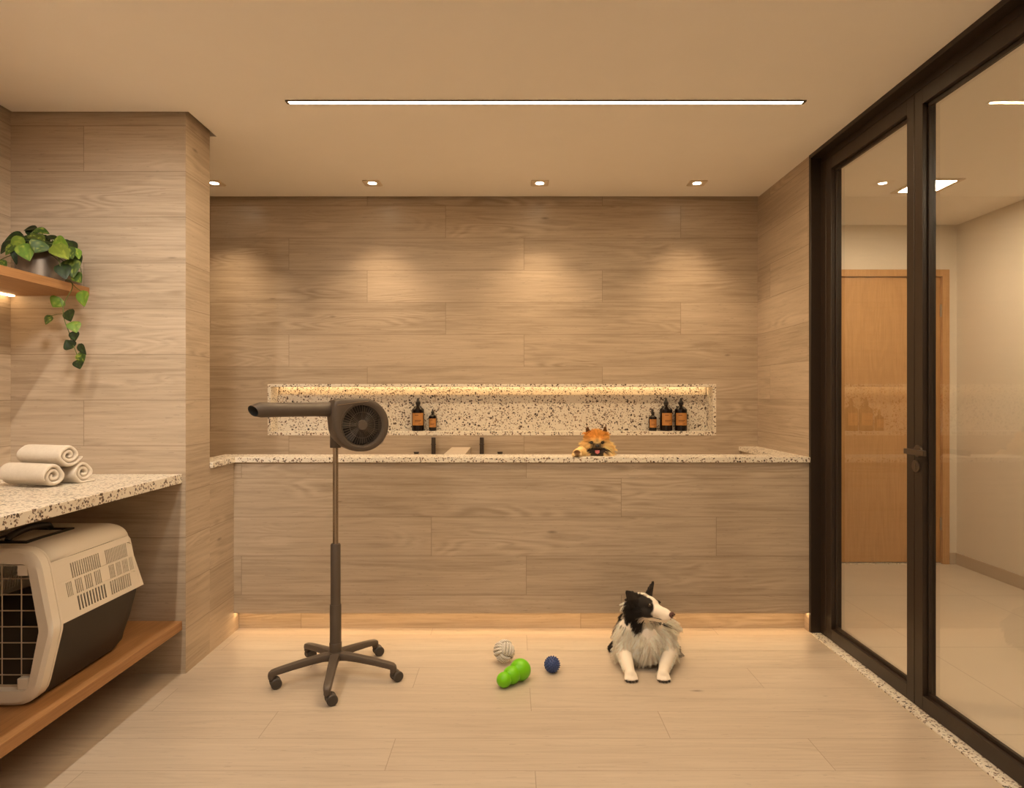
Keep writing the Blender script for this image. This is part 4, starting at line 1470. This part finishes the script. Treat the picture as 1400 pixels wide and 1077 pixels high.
# blue ball with nubs
M['blue'] = plain('navy_rubber', (0.040, 0.070, 0.20), 0.5, spec=0.4)
BC = W(755, 906.5, FPX * HC / (918.8 - CY))
rb = 0.0350
BC.z = rb + 0.0035
bm = BM()
ellipsoid(bm, BC, rb, u=36, v=24)
NB = 130
for k in range(NB):
    z = 1 - 2 * (k + 0.5) / NB
    a = k * 2.399963
    d = Vector((math.sqrt(1 - z * z) * math.cos(a), math.sqrt(1 - z * z) * math.sin(a), z))
    lathe(bm, [(0.0036, rb - 0.001), (0.0027, rb + 0.0036), (0.0014, rb + 0.0052)], BC, d, 7)
tag(finish('spiky_ball', bm, M['blue'], origin=(BC.x, BC.y, 0), smooth=50), 'small navy ball with soft nubs on the floor', 'toy')

# ================================================================== DOGS
M['coat'] = attr_mat('dog_coat', 'tint', 0.75, 0.2)
M['hair'] = attr_mat('dog_hair', 'tint', 0.6, 0.25)
M['eye_brown'] = plain('brown_eye', (0.040, 0.020, 0.009), 0.08, spec=0.7, coat=0.5)
M['eye_dark'] = plain('dark_eye', (0.008, 0.005, 0.004), 0.06, spec=0.7, coat=0.5)
M['nose_brown'] = plain('brown_nose', (0.105, 0.040, 0.030), 0.35, spec=0.5)
M['nose_black'] = plain('black_nose', (0.010, 0.008, 0.008), 0.25, spec=0.6)
M['tongue'] = plain('pink_tongue', (0.62, 0.16, 0.17), 0.35, spec=0.5)
M['claw'] = plain('dark_claw', (0.035, 0.022, 0.014), 0.4)


def blob(bm, voxel, smooth_it, name):
    """many overlapping shapes fused into one continuous skin"""
    me = bpy.data.meshes.new(name)
    bm.to_mesh(me); bm.free()
    o = bpy.data.objects.new(name, me)
    COL.objects.link(o)
    r = o.modifiers.new('fuse', 'REMESH'); r.mode = 'VOXEL'; r.voxel_size = voxel; r.use_smooth_shade = True
    s = o.modifiers.new('soft', 'SMOOTH'); s.iterations = smooth_it; s.factor = 0.5
    dg = bpy.context.evaluated_depsgraph_get()
    ev = o.evaluated_get(dg)
    out = bpy.data.meshes.new_from_object(ev, depsgraph=dg)
    bpy.data.objects.remove(o); bpy.data.meshes.remove(me)
    out.name = name
    return out


def skin_object(name, me, colfn, parent, origin, mat):
    n = len(me.vertices)
    co = np.empty(n * 3); me.vertices.foreach_get('co', co); co = co.reshape(-1, 3)
    no = np.empty(n * 3); me.vertices.foreach_get('normal', no); no = no.reshape(-1, 3)
    at = me.color_attributes.new('tint', 'FLOAT_COLOR', 'POINT')
    c = colfn(co, no)
    at.data.foreach_set('color', np.concatenate([c, np.ones((n, 1))], 1).ravel())
    # areas for sampling
    me.calc_loop_triangles()
    tri = np.empty(len(me.loop_triangles) * 3, dtype=np.int32); me.loop_triangles.foreach_get('vertices', tri); tri = tri.reshape(-1, 3)
    me.materials.clear(); me.materials.append(mat)
    me.shade_smooth()
    o = bpy.data.objects.new(name, me); COL.objects.link(o)
    o.parent = parent
    geo = (co.copy(), no.copy(), tri)
    sh = co - np.array(origin)
    me.vertices.foreach_set('co', sh.ravel()); me.update()
    return o, geo


def unit(v):
    return v / np.maximum(np.linalg.norm(v, axis=-1, keepdims=True), 1e-9)


def fur(name, geo, count, lenfn, dirfn, colfn, rad, parent, origin, steps=5, clump=0.35, droop=0.25, seed=1, keep=None, locks=0):
    g = np.random.default_rng(seed)
    co, no, tri = geo
    a, b, c = co[tri[:, 0]], co[tri[:, 1]], co[tri[:, 2]]
    ar = np.linalg.norm(np.cross(b - a, c - a), axis=1)
    ctr = (a + b + c) / 3
    ar = ar * (keep(ctr) if keep is not None else 1.0)
    f = g.choice(len(tri), count, p=ar / ar.sum())
    r1, r2 = np.sqrt(g.random(count))[:, None], g.random(count)[:, None]
    w0, w1, w2 = 1 - r1, r1 * (1 - r2), r1 * r2
    p = a[f] * w0 + b[f] * w1 + c[f] * w2
    nn = unit(no[tri[f, 0]] * w0 + no[tri[f, 1]] * w1 + no[tri[f, 2]] * w2)
    L = lenfn(p, nn) * (0.70 + 0.6 * g.random(count))
    d = unit(dirfn(p, nn) + g.normal(0, 0.11, (count, 3)))
    # soft waves so that neighbouring hairs lie together in locks
    lock = np.stack([np.sin(p[:, 0] * 95 + p[:, 2] * 61), np.sin(p[:, 1] * 88 - p[:, 2] * 73), np.sin(p[:, 0] * 67 + p[:, 1] * 79)], 1)
    d = unit(d + clump * 0.4 * lock)
    col = np.minimum(colfn(p, nn) * (0.90 + 0.36 * g.random((count, 1))), 0.95)
    if locks:
        from mathutils.kdtree import KDTree
        kd = KDTree(locks)
        sel = g.choice(count, locks, replace=False)
        for i_, k_ in enumerate(sel):
            kd.insert(Vector(p[k_]), i_)
        kd.balance()
        near = np.array([kd.find(Vector(q_))[1] for q_ in p])
        tint_l = 0.86 + 0.32 * g.random(locks)
        col = np.minimum(col * tint_l[near][:, None], 0.95)
    pts = np.empty((count, steps, 3))
    cur = p - nn * 0.002
    dd = d.copy()
    pts[:, 0] = cur
    for k in range(1, steps):
        dd = unit(dd + np.array([0, 0, -droop]) / steps * (L[:, None] / 0.05))
        cur = cur + dd * (L / (steps - 1))[:, None]
        pts[:, k] = cur
    if locks:
        lead = pts[sel[near]]
        for k in range(steps):
            w_ = 0.72 * (k / (steps - 1)) ** 1.2
            pts[:, k] = pts[:, k] * (1 - w_) + (lead[:, k] + (p - p[sel[near]]) * 0.25) * w_
    cv = bpy.data.hair_curves.new(name)
    cv.add_curves([steps] * count)
    cv.attributes['position'].data.foreach_set('vector', (pts - np.array(origin)).astype(np.float32).ravel())
    ra = cv.attributes.get('radius') or cv.attributes.new('radius', 'FLOAT', 'POINT')
    prof_ = np.linspace(1, 0.18, steps)
    ra.data.foreach_set('value', np.tile(rad * prof_, count).astype(np.float32))
    ca = cv.attributes.new('tint', 'FLOAT_COLOR', 'CURVE')
    ca.data.foreach_set('color', np.concatenate([col, np.ones((count, 1))], 1).astype(np.float32).ravel())
    cv.materials.append(M['hair'])
    o = bpy.data.objects.new(name, cv); COL.objects.link(o); o.parent = parent
    return o


def sstep(a, b, x):
    t = np.clip((x - a) / (b - a), 0, 1)
    return t * t * (3 - 2 * t)


def lerp(c0, c1, k):
    return c0 * (1 - k[:, None]) + c1 * k[:, None]


# ------------------------------------------------------------------ border collie, lying, head turned to its left
CXB = 0.668                          # body axis
bc = thing('dog', (CXB, 3.3, 0), 'black and white long haired dog lying on the floor looking to the side', 'dog')
OBC = (CXB, 3.3, 0)
SK = Vector((0.657, 3.215, 0.312))   # middle of the skull
hf = Vector((0.64, -0.765, 0.06)).normalized()
hr = hf.cross(Vector((0, 0, 1))).normalized()
hu = hr.cross(hf).normalized()
HM = Matrix((hr, hf, hu)).transposed()


def Hd(x, y, z):
    return SK + hr * x + hf * y + hu * z


bm = BM()
E = lambda x, y, z, r, rot=None: ellipsoid(bm, Hd(x, y, z), r, HM if rot is None else rot)
E(0, -0.012, 0.0, (0.056, 0.070, 0.054))
E(0, 0.030, 0.010, (0.044, 0.042, 0.036))
for s in (-1, 1):
    E(s * 0.028, 0.020, -0.026, (0.030, 0.050, 0.032))
    E(s * 0.024, 0.052, 0.014, (0.016, 0.018, 0.014))
capsule(bm, Hd(0, 0.050, -0.014), 0.036, Hd(0, 0.138, -0.026), 0.0225)
E(0, 0.100, -0.008, (0.018, 0.050, 0.016))
capsule(bm, Hd(0, 0.035, -0.044), 0.026, Hd(0, 0.118, -0.050), 0.0145)
for s in (-1, 1):
    E(s * 0.012, 0.118, -0.036, (0.014, 0.032, 0.016))
# ears: upright, leaning outwards, cupped
def ear(s, bx, by, bz, tx, ty, tz, wdt):
    b_, t_ = Hd(s * bx, by, bz), Hd(s * tx, ty, tz)
    up_ = (t_ - b_).normalized()
    out = (hr * s * 0.55 - hf * 0.15 + hf * 0.0).normalized()
    wd_ = up_.cross(hf * 0.85 + hr * s * 0.45).normalized()
    th_ = wd_.cross(up_).normalized()
    rot = Matrix((wd_, th_, up_)).transposed()
    for k in range(15):
        q = k / 14
        w_ = wdt * (1 - q) ** 0.75 * (1 + 0.35 * q) + 0.0035
        for j in (-1, 0, 1):
            ellipsoid(bm, b_ + (t_ - b_) * q + wd_ * (j * w_ * 0.55) + th_ * (0.010 * (1 - q) * (1 if j == 0 else -0.35)), (w_ * 0.48, 0.0062, 0.0095), rot, 10, 8)


ear(1, 0.046, -0.012, 0.016, 0.104, -0.022, 0.080, 0.037)
ear(-1, 0.044, -0.012, 0.020, 0.106, -0.026, 0.084, 0.042)
# neck, chest, trunk (the trunk runs back along the line of sight)
capsule(bm, SK - hf * 0.045 - hu * 0.02, 0.058, (0.662, 3.285, 0.205), 0.076)
capsule(bm, (0.662, 3.285, 0.205), 0.076, (CXB, 3.300, 0.130), 0.100)
ellipsoid(bm, (CXB, 3.265, 0.122), (0.082, 0.098, 0.098))
BX = lambda y: CXB + 0.20 * (y - 3.28)
capsule(bm, (CXB, 3.31, 0.136), 0.106, (BX(3.53), 3.53, 0.116), 0.100)
for s in (-1, 1):
    x_ = BX(3.53)
    ellipsoid(bm, (x_ + s * 0.075, 3.52, 0.092), (0.052, 0.105, 0.088))
    capsule(bm, (x_ + s * 0.105, 3.53, 0.045), 0.038, (x_ + s * 0.118, 3.43, 0.030), 0.026)
    capsule(bm, (x_ + s * 0.118, 3.43, 0.026), 0.024, (x_ + s * 0.122, 3.37, 0.022), 0.020)
capsule(bm, (BX(3.6), 3.59, 0.05), 0.032, (0.600, 3.545, 0.026), 0.022)
capsule(bm, (0.600, 3.545, 0.026), 0.022, (0.535, 3.42, 0.022), 0.016)
PAWS = []
for s, elb, pawx in ((-1, (0.560, 3.235, 0.070), 0.5625), (1, (0.782, 3.235, 0.070), 0.7150)):
    shd = (CXB + s * 0.078, 3.270, 0.175)
    capsule(bm, shd, 0.056, elb, 0.042)
    wr_ = (elb[0] * 0.25 + pawx * 0.75, 3.125, 0.036)
    capsule(bm, elb, 0.039, wr_, 0.0265)
    capsule(bm, wr_, 0.0265, (pawx, 3.082, 0.026), 0.0245)
    for j in range(4):                     # toes
        ox = (j - 1.5) * 0.0135
        oy = 0.008 if j in (0, 3) else 0.0
        capsule(bm, (pawx + ox * 0.8, 3.078, 0.026), 0.0135, (pawx + ox * 1.15, 3.052 + oy, 0.0125), 0.0105, 10)
        PAWS.append((pawx + ox * 1.15, 3.052 + oy))
me_bc = blob(bm, 0.0042, 3, 'dog_body')

WHT = np.array([0.90, 0.79, 0.66]); BLK = np.array([0.022, 0.017, 0.014]); PNK = np.array([0.30, 0.20, 0.16]); GRY = np.array([0.10, 0.075, 0.055])
SKn, Hrn, Hfn, Hun = (np.array(v) for v in (SK, hr, hf, hu))


def wob(p, s, k):
    return np.sin(p[:, 0] * s + 1.3) * np.sin(p[:, 1] * s * 1.13 + 0.4) * np.sin(p[:, 2] * s * 0.91 + 2.0) * k


def bc_color(p, n):
    q = p - SKn
    x, y, z = q @ Hrn, q @ Hfn, q @ Hun
    head = (y > -0.075) & (z > -0.085) & (np.linalg.norm(q, axis=1) < 0.21) & (p[:, 2] > 0.225)
    ax_ = np.abs(x) + wob(p, 190, 0.003)
    # face: white blaze and muzzle, black round eyes, cheeks and ears
    blaze = 0.0125 + 0.016 * sstep(0.050, 0.090, y) + 0.004 * sstep(0.01, -0.05, y)
    kface = sstep(-0.0025, 0.0025, ax_ - blaze)                          # 1 = black
    kface = kface * (1 - sstep(0.074, 0.084, y - 0.22 * (z - 0.01) + wob(p, 150, 0.004)))   # muzzle stays white
    kface = kface * (1 - sstep(-0.040, -0.052, z) * sstep(0.00, 0.03, y))    # jaw white
    kface = np.where((z > 0.040) & (np.abs(x) > 0.030), 1.0, kface)
    kear = (z > 0.036) & (np.abs(x) > 0.034)
    kface = np.where(kear, 1.0, kface)
    # trunk: white ruff, chest and forelegs; black back, flanks and haunches
    lat = np.abs(p[:, 0] - (CXB + 0.20 * (p[:, 1] - 3.28)))
    back = sstep(3.335, 3.375, p[:, 1] + wob(p, 45, 0.02))
    side = sstep(0.085, 0.108, lat + wob(p, 60, 0.015)) * sstep(3.265, 3.29, p[:, 1]) * sstep(0.05, 0.08, p[:, 2])
    cheek = np.exp(-(((p[:, 0] - 0.627) / 0.034) ** 2 + ((p[:, 2] - 0.232) / 0.050) ** 2)) * (p[:, 1] < 3.32)
    cheekr = np.exp(-(((p[:, 0] - 0.735) / 0.016) ** 2 + ((p[:, 2] - 0.235) / 0.036) ** 2))
    spot = np.exp(-(((p[:, 0] - 0.572) / 0.012) ** 2 + ((p[:, 2] - 0.225) / 0.028) ** 2))
    kb = np.clip(np.maximum.reduce([back, side, sstep(0.38, 0.52, cheek), sstep(0.45, 0.6, cheekr), sstep(0.45, 0.6, spot)]), 0, 1)
    leg = (p[:, 1] < 3.255) & (p[:, 2] < 0.19)
    kb = np.where(leg, 0.0, kb)
    k = np.where(head, kface, kb)
    c = lerp(WHT, BLK, k)
    # inside of the ears
    inner = (kear & ((n @ Hfn) > 0.35) & (z > 0.030) & (z < 0.080)).astype(float) * 0.35
    c = lerp(c, GRY * 0.8, inner)
    toe = (p[:, 2] < 0.012) & (p[:, 1] < 3.072)
    c = np.where(toe[:, None], GRY * 0.8, c)
    return c


bo, geo_bc = skin_object('dog_body', me_bc, bc_color, bc, OBC, M['coat'])


def bc_len(p, n):
    q = p - SKn
    x, y, z = q @ Hrn, q @ Hfn, q @ Hun
    dist = np.linalg.norm(q - np.array([0, 0, 0]), axis=1)
    L = np.full(len(p), 0.040)
    L = np.where(p[:, 1] > 3.36, 0.045, L)
    leg = (p[:, 1] < 3.24) & (p[:, 2] < 0.12) & (np.abs(p[:, 0] - CXB) > 0.055)
    L = np.where(leg, 0.010, L)
    L = np.where((p[:, 1] < 3.10) & (p[:, 2] < 0.06), 0.005, L)
    chest = (np.abs(p[:, 0] - CXB) < 0.085) & (p[:, 1] < 3.27) & (p[:, 2] > 0.075) & (p[:, 2] < 0.24)
    L = np.where(chest, 0.044, L)
    L = np.where((p[:, 0] > 0.715) & (p[:, 2] > 0.17) & (p[:, 2] < 0.29) & (p[:, 1] < 3.36), 0.058, L)
    L = np.where((p[:, 0] < 0.605) & (p[:, 2] > 0.15) & (p[:, 2] < 0.27) & (p[:, 1] < 3.36), 0.050, L)
    head = (y > -0.06) & (dist < 0.21) & (p[:, 2] > 0.235)
    Lh = 0.0145 - 0.011 * sstep(0.0, 0.075, y)
    Lh = np.where((np.abs(x) > 0.036) & (z < 0.0) & (y < 0.030), 0.042, Lh)
    Lh = np.where((z > 0.045), 0.007, Lh)
    L = np.where(head, Lh, L)
    return L


def bc_dir(p, n):
    q = p - SKn
    x, y, z = q @ Hrn, q @ Hfn, q @ Hun
    head = ((y > -0.06) & (np.linalg.norm(q, axis=1) < 0.21) & (p[:, 2] > 0.235))[:, None]
    dh = -Hfn * 1.0 + n * 0.45 + np.array([0, 0, -0.25])
    dear = Hun * 1.0 + n * 0.35
    dh = np.where((z > 0.045)[:, None], dear, dh)
    db = n * 0.45 + np.array([0, 0.10, -0.85])
    out = np.sign(p[:, 0] - CXB)[:, None] * np.array([0.28, 0, 0])
    db = db + out
    ruff = sstep(0.705, 0.74, p[:, 0]) * sstep(0.17, 0.20, p[:, 2]) * (p[:, 1] < 3.36)
    db = db + ruff[:, None] * np.array([1.3, -0.1, 0.35])
    return unit(np.where(head, dh, db))


fur('coat', geo_bc, 60000, bc_len, bc_dir, bc_color, 0.0008, bo, OBC, seed=3, locks=2600, keep=lambda c: np.where((c[:, 1] > 3.45), 0.6, 1.0))
# eyes, nose, mouth, claws
for s in (-1, 1):
    bm = BM()
    ellipsoid(bm, Hd(s * 0.0330, 0.0575, 0.0150), 0.0100, u=20, v=14)
    eo = finish('eye', bm, M['eye_brown'], bo, OBC, smooth=180)
    bm = BM()
    ellipsoid(bm, Hd(s * 0.0372, 0.0650, 0.0155), (0.0044, 0.0044, 0.0044), u=12, v=8)
    finish('pupil', bm, M['eye_dark'], bo, OBC, smooth=180)
bm = BM()
ellipsoid(bm, Hd(0, 0.160, -0.0165), (0.0165, 0.0105, 0.0125), HM)
ellipsoid(bm, Hd(0, 0.158, -0.026), (0.010, 0.008, 0.008), HM)
for s in (-1, 1):
    ellipsoid(bm, Hd(s * 0.0105, 0.1605, -0.018), (0.0075, 0.008, 0.008), HM)
nm = blob(bm, 0.0016, 2, 'nose')
nm.materials.clear(); nm.materials.append(M['nose_brown']); nm.shade_smooth()
no_ = bpy.data.objects.new('nose', nm); COL.objects.link(no_); no_.parent = bo; no_.location = (-OBC[0], -OBC[1], -OBC[2])
for s in (-1, 1):
    bm = BM(); ellipsoid(bm, Hd(s * 0.0085, 0.1700, -0.0175), (0.0034, 0.0026, 0.0030), HM, 10, 8)
    finish('nostril', bm, M['nose_black'], bo, OBC, smooth=180)
    bm = BM()
    tube(bm, [Hd(s * 0.003, 0.158, -0.037), Hd(s * 0.015, 0.142, -0.042), Hd(s * 0.0225, 0.115, -0.044), Hd(s * 0.029, 0.085, -0.042), Hd(s * 0.033, 0.066, -0.040)], [0.0014, 0.0018, 0.002, 0.002, 0.001], 8)
    finish('lip_line', bm, M['nose_black'], bo, OBC, smooth=180)
for x_, y_ in PAWS:
    bm = BM(); tube(bm, [(x_, y_ - 0.006, 0.0125), (x_, y_ - 0.0135, 0.0085), (x_, y_ - 0.0165, 0.004)], [0.0030, 0.0024, 0.0010], 8)
    finish('claw', bm, M['claw'], bo, OBC, smooth=180)

# ------------------------------------------------------------------ pomeranian looking over the bath rim
PO = Vector((0.505, 3.86, ZBAS))
pm = thing('dog', PO, 'small fluffy orange dog peeking over the stone edge of the bath, tongue out', 'dog')
PC = Vector((0.500, 3.835, 1.068))          # middle of the head
pf = (Vector((0.0, 0.0, 1.22)) - PC); pf = Vector((-0.06, -1.0, -0.03)).normalized()
pr_ = pf.cross(Vector((0, 0, 1))).normalized()      # its right, towards image left
pu = pr_.cross(pf).normalized()
PM = Matrix((pr_, pf, pu)).transposed()
Pd = lambda x, y, z: PC + pr_ * x + pf * y + pu * z
bm = BM()
E2 = lambda x, y, z, r: ellipsoid(bm, Pd(x, y, z), r, PM)
E2(0, -0.005, 0.004, (0.058, 0.058, 0.050))
for s in (-1, 1):
    E2(s * 0.032, 0.015, -0.022, (0.034, 0.036, 0.030))
E2(0, 0.034, 0.010, (0.036, 0.026, 0.026))
capsule(bm, Pd(0, 0.040, -0.014), 0.024, Pd(0, 0.072, -0.020), 0.0155)
for s in (-1, 1):
    E2(s * 0.010, 0.066, -0.026, (0.013, 0.016, 0.011))
    E2(s * 0.022, 0.044, -0.034, (0.013, 0.018, 0.010))
capsule(bm, Pd(0, 0.030, -0.050), 0.022, Pd(0, 0.058, -0.055), 0.012)
for s in (-1, 1):
    for k in range(7):
        q = k / 6
        E2(s * (0.044 + 0.010 * q), -0.006, 0.044 + 0.038 * q, (0.017 * (1 - q) ** 0.6 + 0.003, 0.007, 0.008))
ellipsoid(bm, PC + Vector((0.002, 0.015, -0.055)), (0.078, 0.060, 0.050))
# body standing on its hind legs in the bath
capsule(bm, PC - Vector((0, -0.01, 0.03)), 0.060, (0.502, 3.865, 0.985), 0.080)
capsule(bm, (0.502, 3.875, 0.99), 0.080, (0.505, 3.955, 0.82), 0.078)
for s in (-1, 1):
    capsule(bm, (0.505 + s * 0.045, 3.965, 0.80), 0.045, (0.505 + s * 0.05, 3.975, 0.745), 0.022)
    capsule(bm, (0.505 + s * 0.05, 3.975, 0.735), 0.022, (0.505 + s * 0.05, 3.945, ZBAS + 0.018), 0.017)
capsule(bm, (0.505, 3.99, 0.86), 0.03, (0.505, 4.06, 0.98), 0.028)
# forelegs over the rim; the paw on the left of the photograph hangs at the front edge
RT_ = RZ1
pawL = Vector(((788.5 - CX) * 3.715 / FPX, 3.712, RT_ + 0.020))
capsule(bm, (0.440, 3.845, 1.00), 0.032, (0.400, 3.775, RT_ + 0.030), 0.023)
capsule(bm, (0.400, 3.775, RT_ + 0.030), 0.023, tuple(pawL), 0.020)
for j in range(4):
    ox = (j - 1.5) * 0.0115
    capsule(bm, pawL + Vector((ox * 0.8, -0.004, 0.002)), 0.011, pawL + Vector((ox * 1.15, -0.024, -0.006)), 0.0085, 10)
capsule(bm, (0.560, 3.905, 0.99), 0.034, (0.575, 3.915, 0.90), 0.022)
capsule(bm, (0.575, 3.915, 0.90), 0.022, (0.575, 3.895, 0.87), 0.020)
ellipsoid(bm, (0.505, 3.800, 1.008), (0.072, 0.045, 0.024))
me_pm = blob(bm, 0.0034, 2, 'dog_body')
ORA = np.array([0.78, 0.39, 0.085]); PAL = np.array([0.86, 0.58, 0.25]); CRM = np.array([0.82, 0.64, 0.38]); DK = np.array([0.020, 0.013, 0.010]); SAB = np.array([0.20, 0.085, 0.025])
PCn, Prn, Pfn, Pun = (np.array(v) for v in (PC, pr_, pf, pu))


def pm_color(p, n):
    q = p - PCn
    x, y, z = q @ Prn, q @ Pfn, q @ Pun
    head = (np.linalg.norm(q, axis=1) < 0.11)
    c = lerp(PAL, ORA, sstep(0.0, 0.035, z))
    c = lerp(c, CRM, sstep(-0.030, -0.075, z) * 0.8)
    # dark mask: muzzle, mouth corners, round the eyes, between the eyes
    near = np.linalg.norm(q, axis=1) < 0.105
    muz = sstep(0.044, 0.054, y) * sstep(0.006, -0.004, z) * (np.abs(x) < 0.034) * near
    mouth = sstep(-0.020, -0.026, z + 0.10 * np.abs(x)) * sstep(-0.070, -0.064, z - 9.0 * x * x) * (np.abs(x) < 0.056) * (y > 0.012) * near
    eyes = np.exp(-(((np.abs(x) - 0.0320) / 0.0145) ** 2 + ((z - 0.003) / 0.0100) ** 2)) * (y > 0.02)
    brow = np.exp(-((x / 0.009) ** 2 + ((z - 0.016) / 0.014) ** 2)) * (y > 0.03) * 0.55
    c = lerp(c, DK, np.clip(np.maximum.reduce([muz * 0.92, mouth, sstep(0.35, 0.7, eyes) * 0.9, brow]), 0, 1))
    ear_ = (z > 0.058) & (np.abs(x) > 0.030)
    c = np.where(ear_[:, None], SAB * 0.55, c)
    d = np.linalg.norm(p - np.array(pawL) + np.array([0, 0.012, 0]), axis=1)
    c = lerp(c, SAB * 0.5, sstep(0.029, 0.017, d))
    return c


po_, geo_pm = skin_object('dog_body', me_pm, pm_color, pm, tuple(PO), M['coat'])


def pm_len(p, n):
    q = p - PCn
    x, y, z = q @ Prn, q @ Pfn, q @ Pun
    L = np.full(len(p), 0.046)
    front = sstep(0.012, 0.040, y) * (np.linalg.norm(q, axis=1) < 0.11)
    L = L * (1 - front) + (0.009 - 0.006 * sstep(0.045, 0.065, y)) * front
    L = np.where((y > 0.015) & (z < -0.018) & (z > -0.075) & (np.abs(x) < 0.054) & (np.linalg.norm(q, axis=1) < 0.105), 0.004, L)
    L = np.where((z > 0.030) & (np.abs(x) < 0.05) & (np.linalg.norm(q, axis=1) < 0.11), np.minimum(L, 0.026), L)
    L = np.where((z > 0.056) & (np.abs(x) > 0.028), 0.009, L)
    paw = (p[:, 1] < 3.79) & (p[:, 2] < RT_ + 0.06)
    L = np.where(paw & (q[:, 0] < -0.03), 0.016, L)
    L = np.where((p[:, 1] < 3.74) & (p[:, 2] < RT_ + 0.045), 0.007, L)
    L = np.where((np.abs(x) > 0.036) & (z > 0.006), np.minimum(L, 0.026), L)
    L = np.where((np.abs(x) > 0.040) & (z < -0.005), np.maximum(L, 0.048), L)
    L = np.where((p[:, 0] < 0.455) & (p[:, 1] < 3.84) & (p[:, 2] < RT_ + 0.07), 0.022, L)
    L = np.where((p[:, 0] < 0.42) & (p[:, 1] < 3.74) & (p[:, 2] < RT_ + 0.045), 0.008, L)
    return L


def pm_dir(p, n):
    q = p - PCn
    x, y, z = q @ Prn, q @ Pfn, q @ Pun
    rad_ = unit(q - (q @ Pfn)[:, None] * Pfn)
    d = n * 0.7 + rad_ * 0.55 - Pfn * 0.30 + np.array([0, 0, -0.22])
    dear = Pun + n * 0.4
    dbody = n * 0.55 + np.array([0, -0.25, -0.75]) + np.sign(x)[:, None] * Prn * 0.30
    d = np.where(((np.linalg.norm(q, axis=1) > 0.088) & (z < -0.02))[:, None], dbody, d)
    return unit(np.where((z > 0.056)[:, None], dear, d))


fur('coat', geo_pm, 46000, pm_len, pm_dir, pm_color, 0.00065, po_, tuple(PO), seed=9, droop=0.35, locks=2600,
    keep=lambda c: np.where(c[:, 2] < 0.93, 0.15, 1.0))
for s in (-1, 1):
    bm = BM(); ellipsoid(bm, Pd(s * 0.0320, 0.0525, 0.0030), (0.0105, 0.0092, 0.0095), u=18, v=12)
    finish('eye', bm, M['eye_dark'], po_, PO, smooth=180)
bm = BM()
ellipsoid(bm, Pd(0, 0.0870, -0.0130), (0.0125, 0.0085, 0.0095), PM)
finish('nose', bm, M['nose_black'], po_, PO, smooth=180)
bm = BM()
rings = []
for k in range(21):                       # open smiling mouth: a dark crescent following the muzzle
    q = (k / 20 - 0.5) * 2
    x_ = 0.050 * q
    zt = -0.033 + 0.011 * q * q
    zb_ = -0.066 + 0.043 * abs(q) ** 2.4
    yy = 0.068 - 0.036 * q * q
    zc_, hh = (zt + zb_) / 2, max(0.0012, (zt - zb_) / 2)
    rings.append([Pd(x_, yy + 0.006 * math.cos(a) - 0.012 * (q * q) + (-0.008 if math.sin(a) < 0 else 0.0) * abs(math.sin(a)), zc_ + hh * math.sin(a)) for a in [2 * PI * j / 16 for j in range(16)]])
loft(bm, rings)
finish('mouth', bm, M['nose_black'], po_, PO, smooth=180)
bm = BM()
rings = []
for k in range(9):
    q = k / 8
    c_ = Pd(0, 0.068 + 0.014 * q, -0.040 - 0.019 * q * q)
    w_ = 0.0140 * (1 - 0.15 * q) * (1 if q < 0.8 else (1 - ((q - 0.8) / 0.2) ** 2 * 0.75))
    rings.append([c_ + pr_ * (w_ * math.cos(a)) + (pu * 0.55 + pf * 0.83) * (0.0035 * math.sin(a)) for a in [2 * PI * j / 14 for j in range(14)]])
loft(bm, rings)
finish('tongue', bm, M['tongue'], po_, PO, smooth=180)
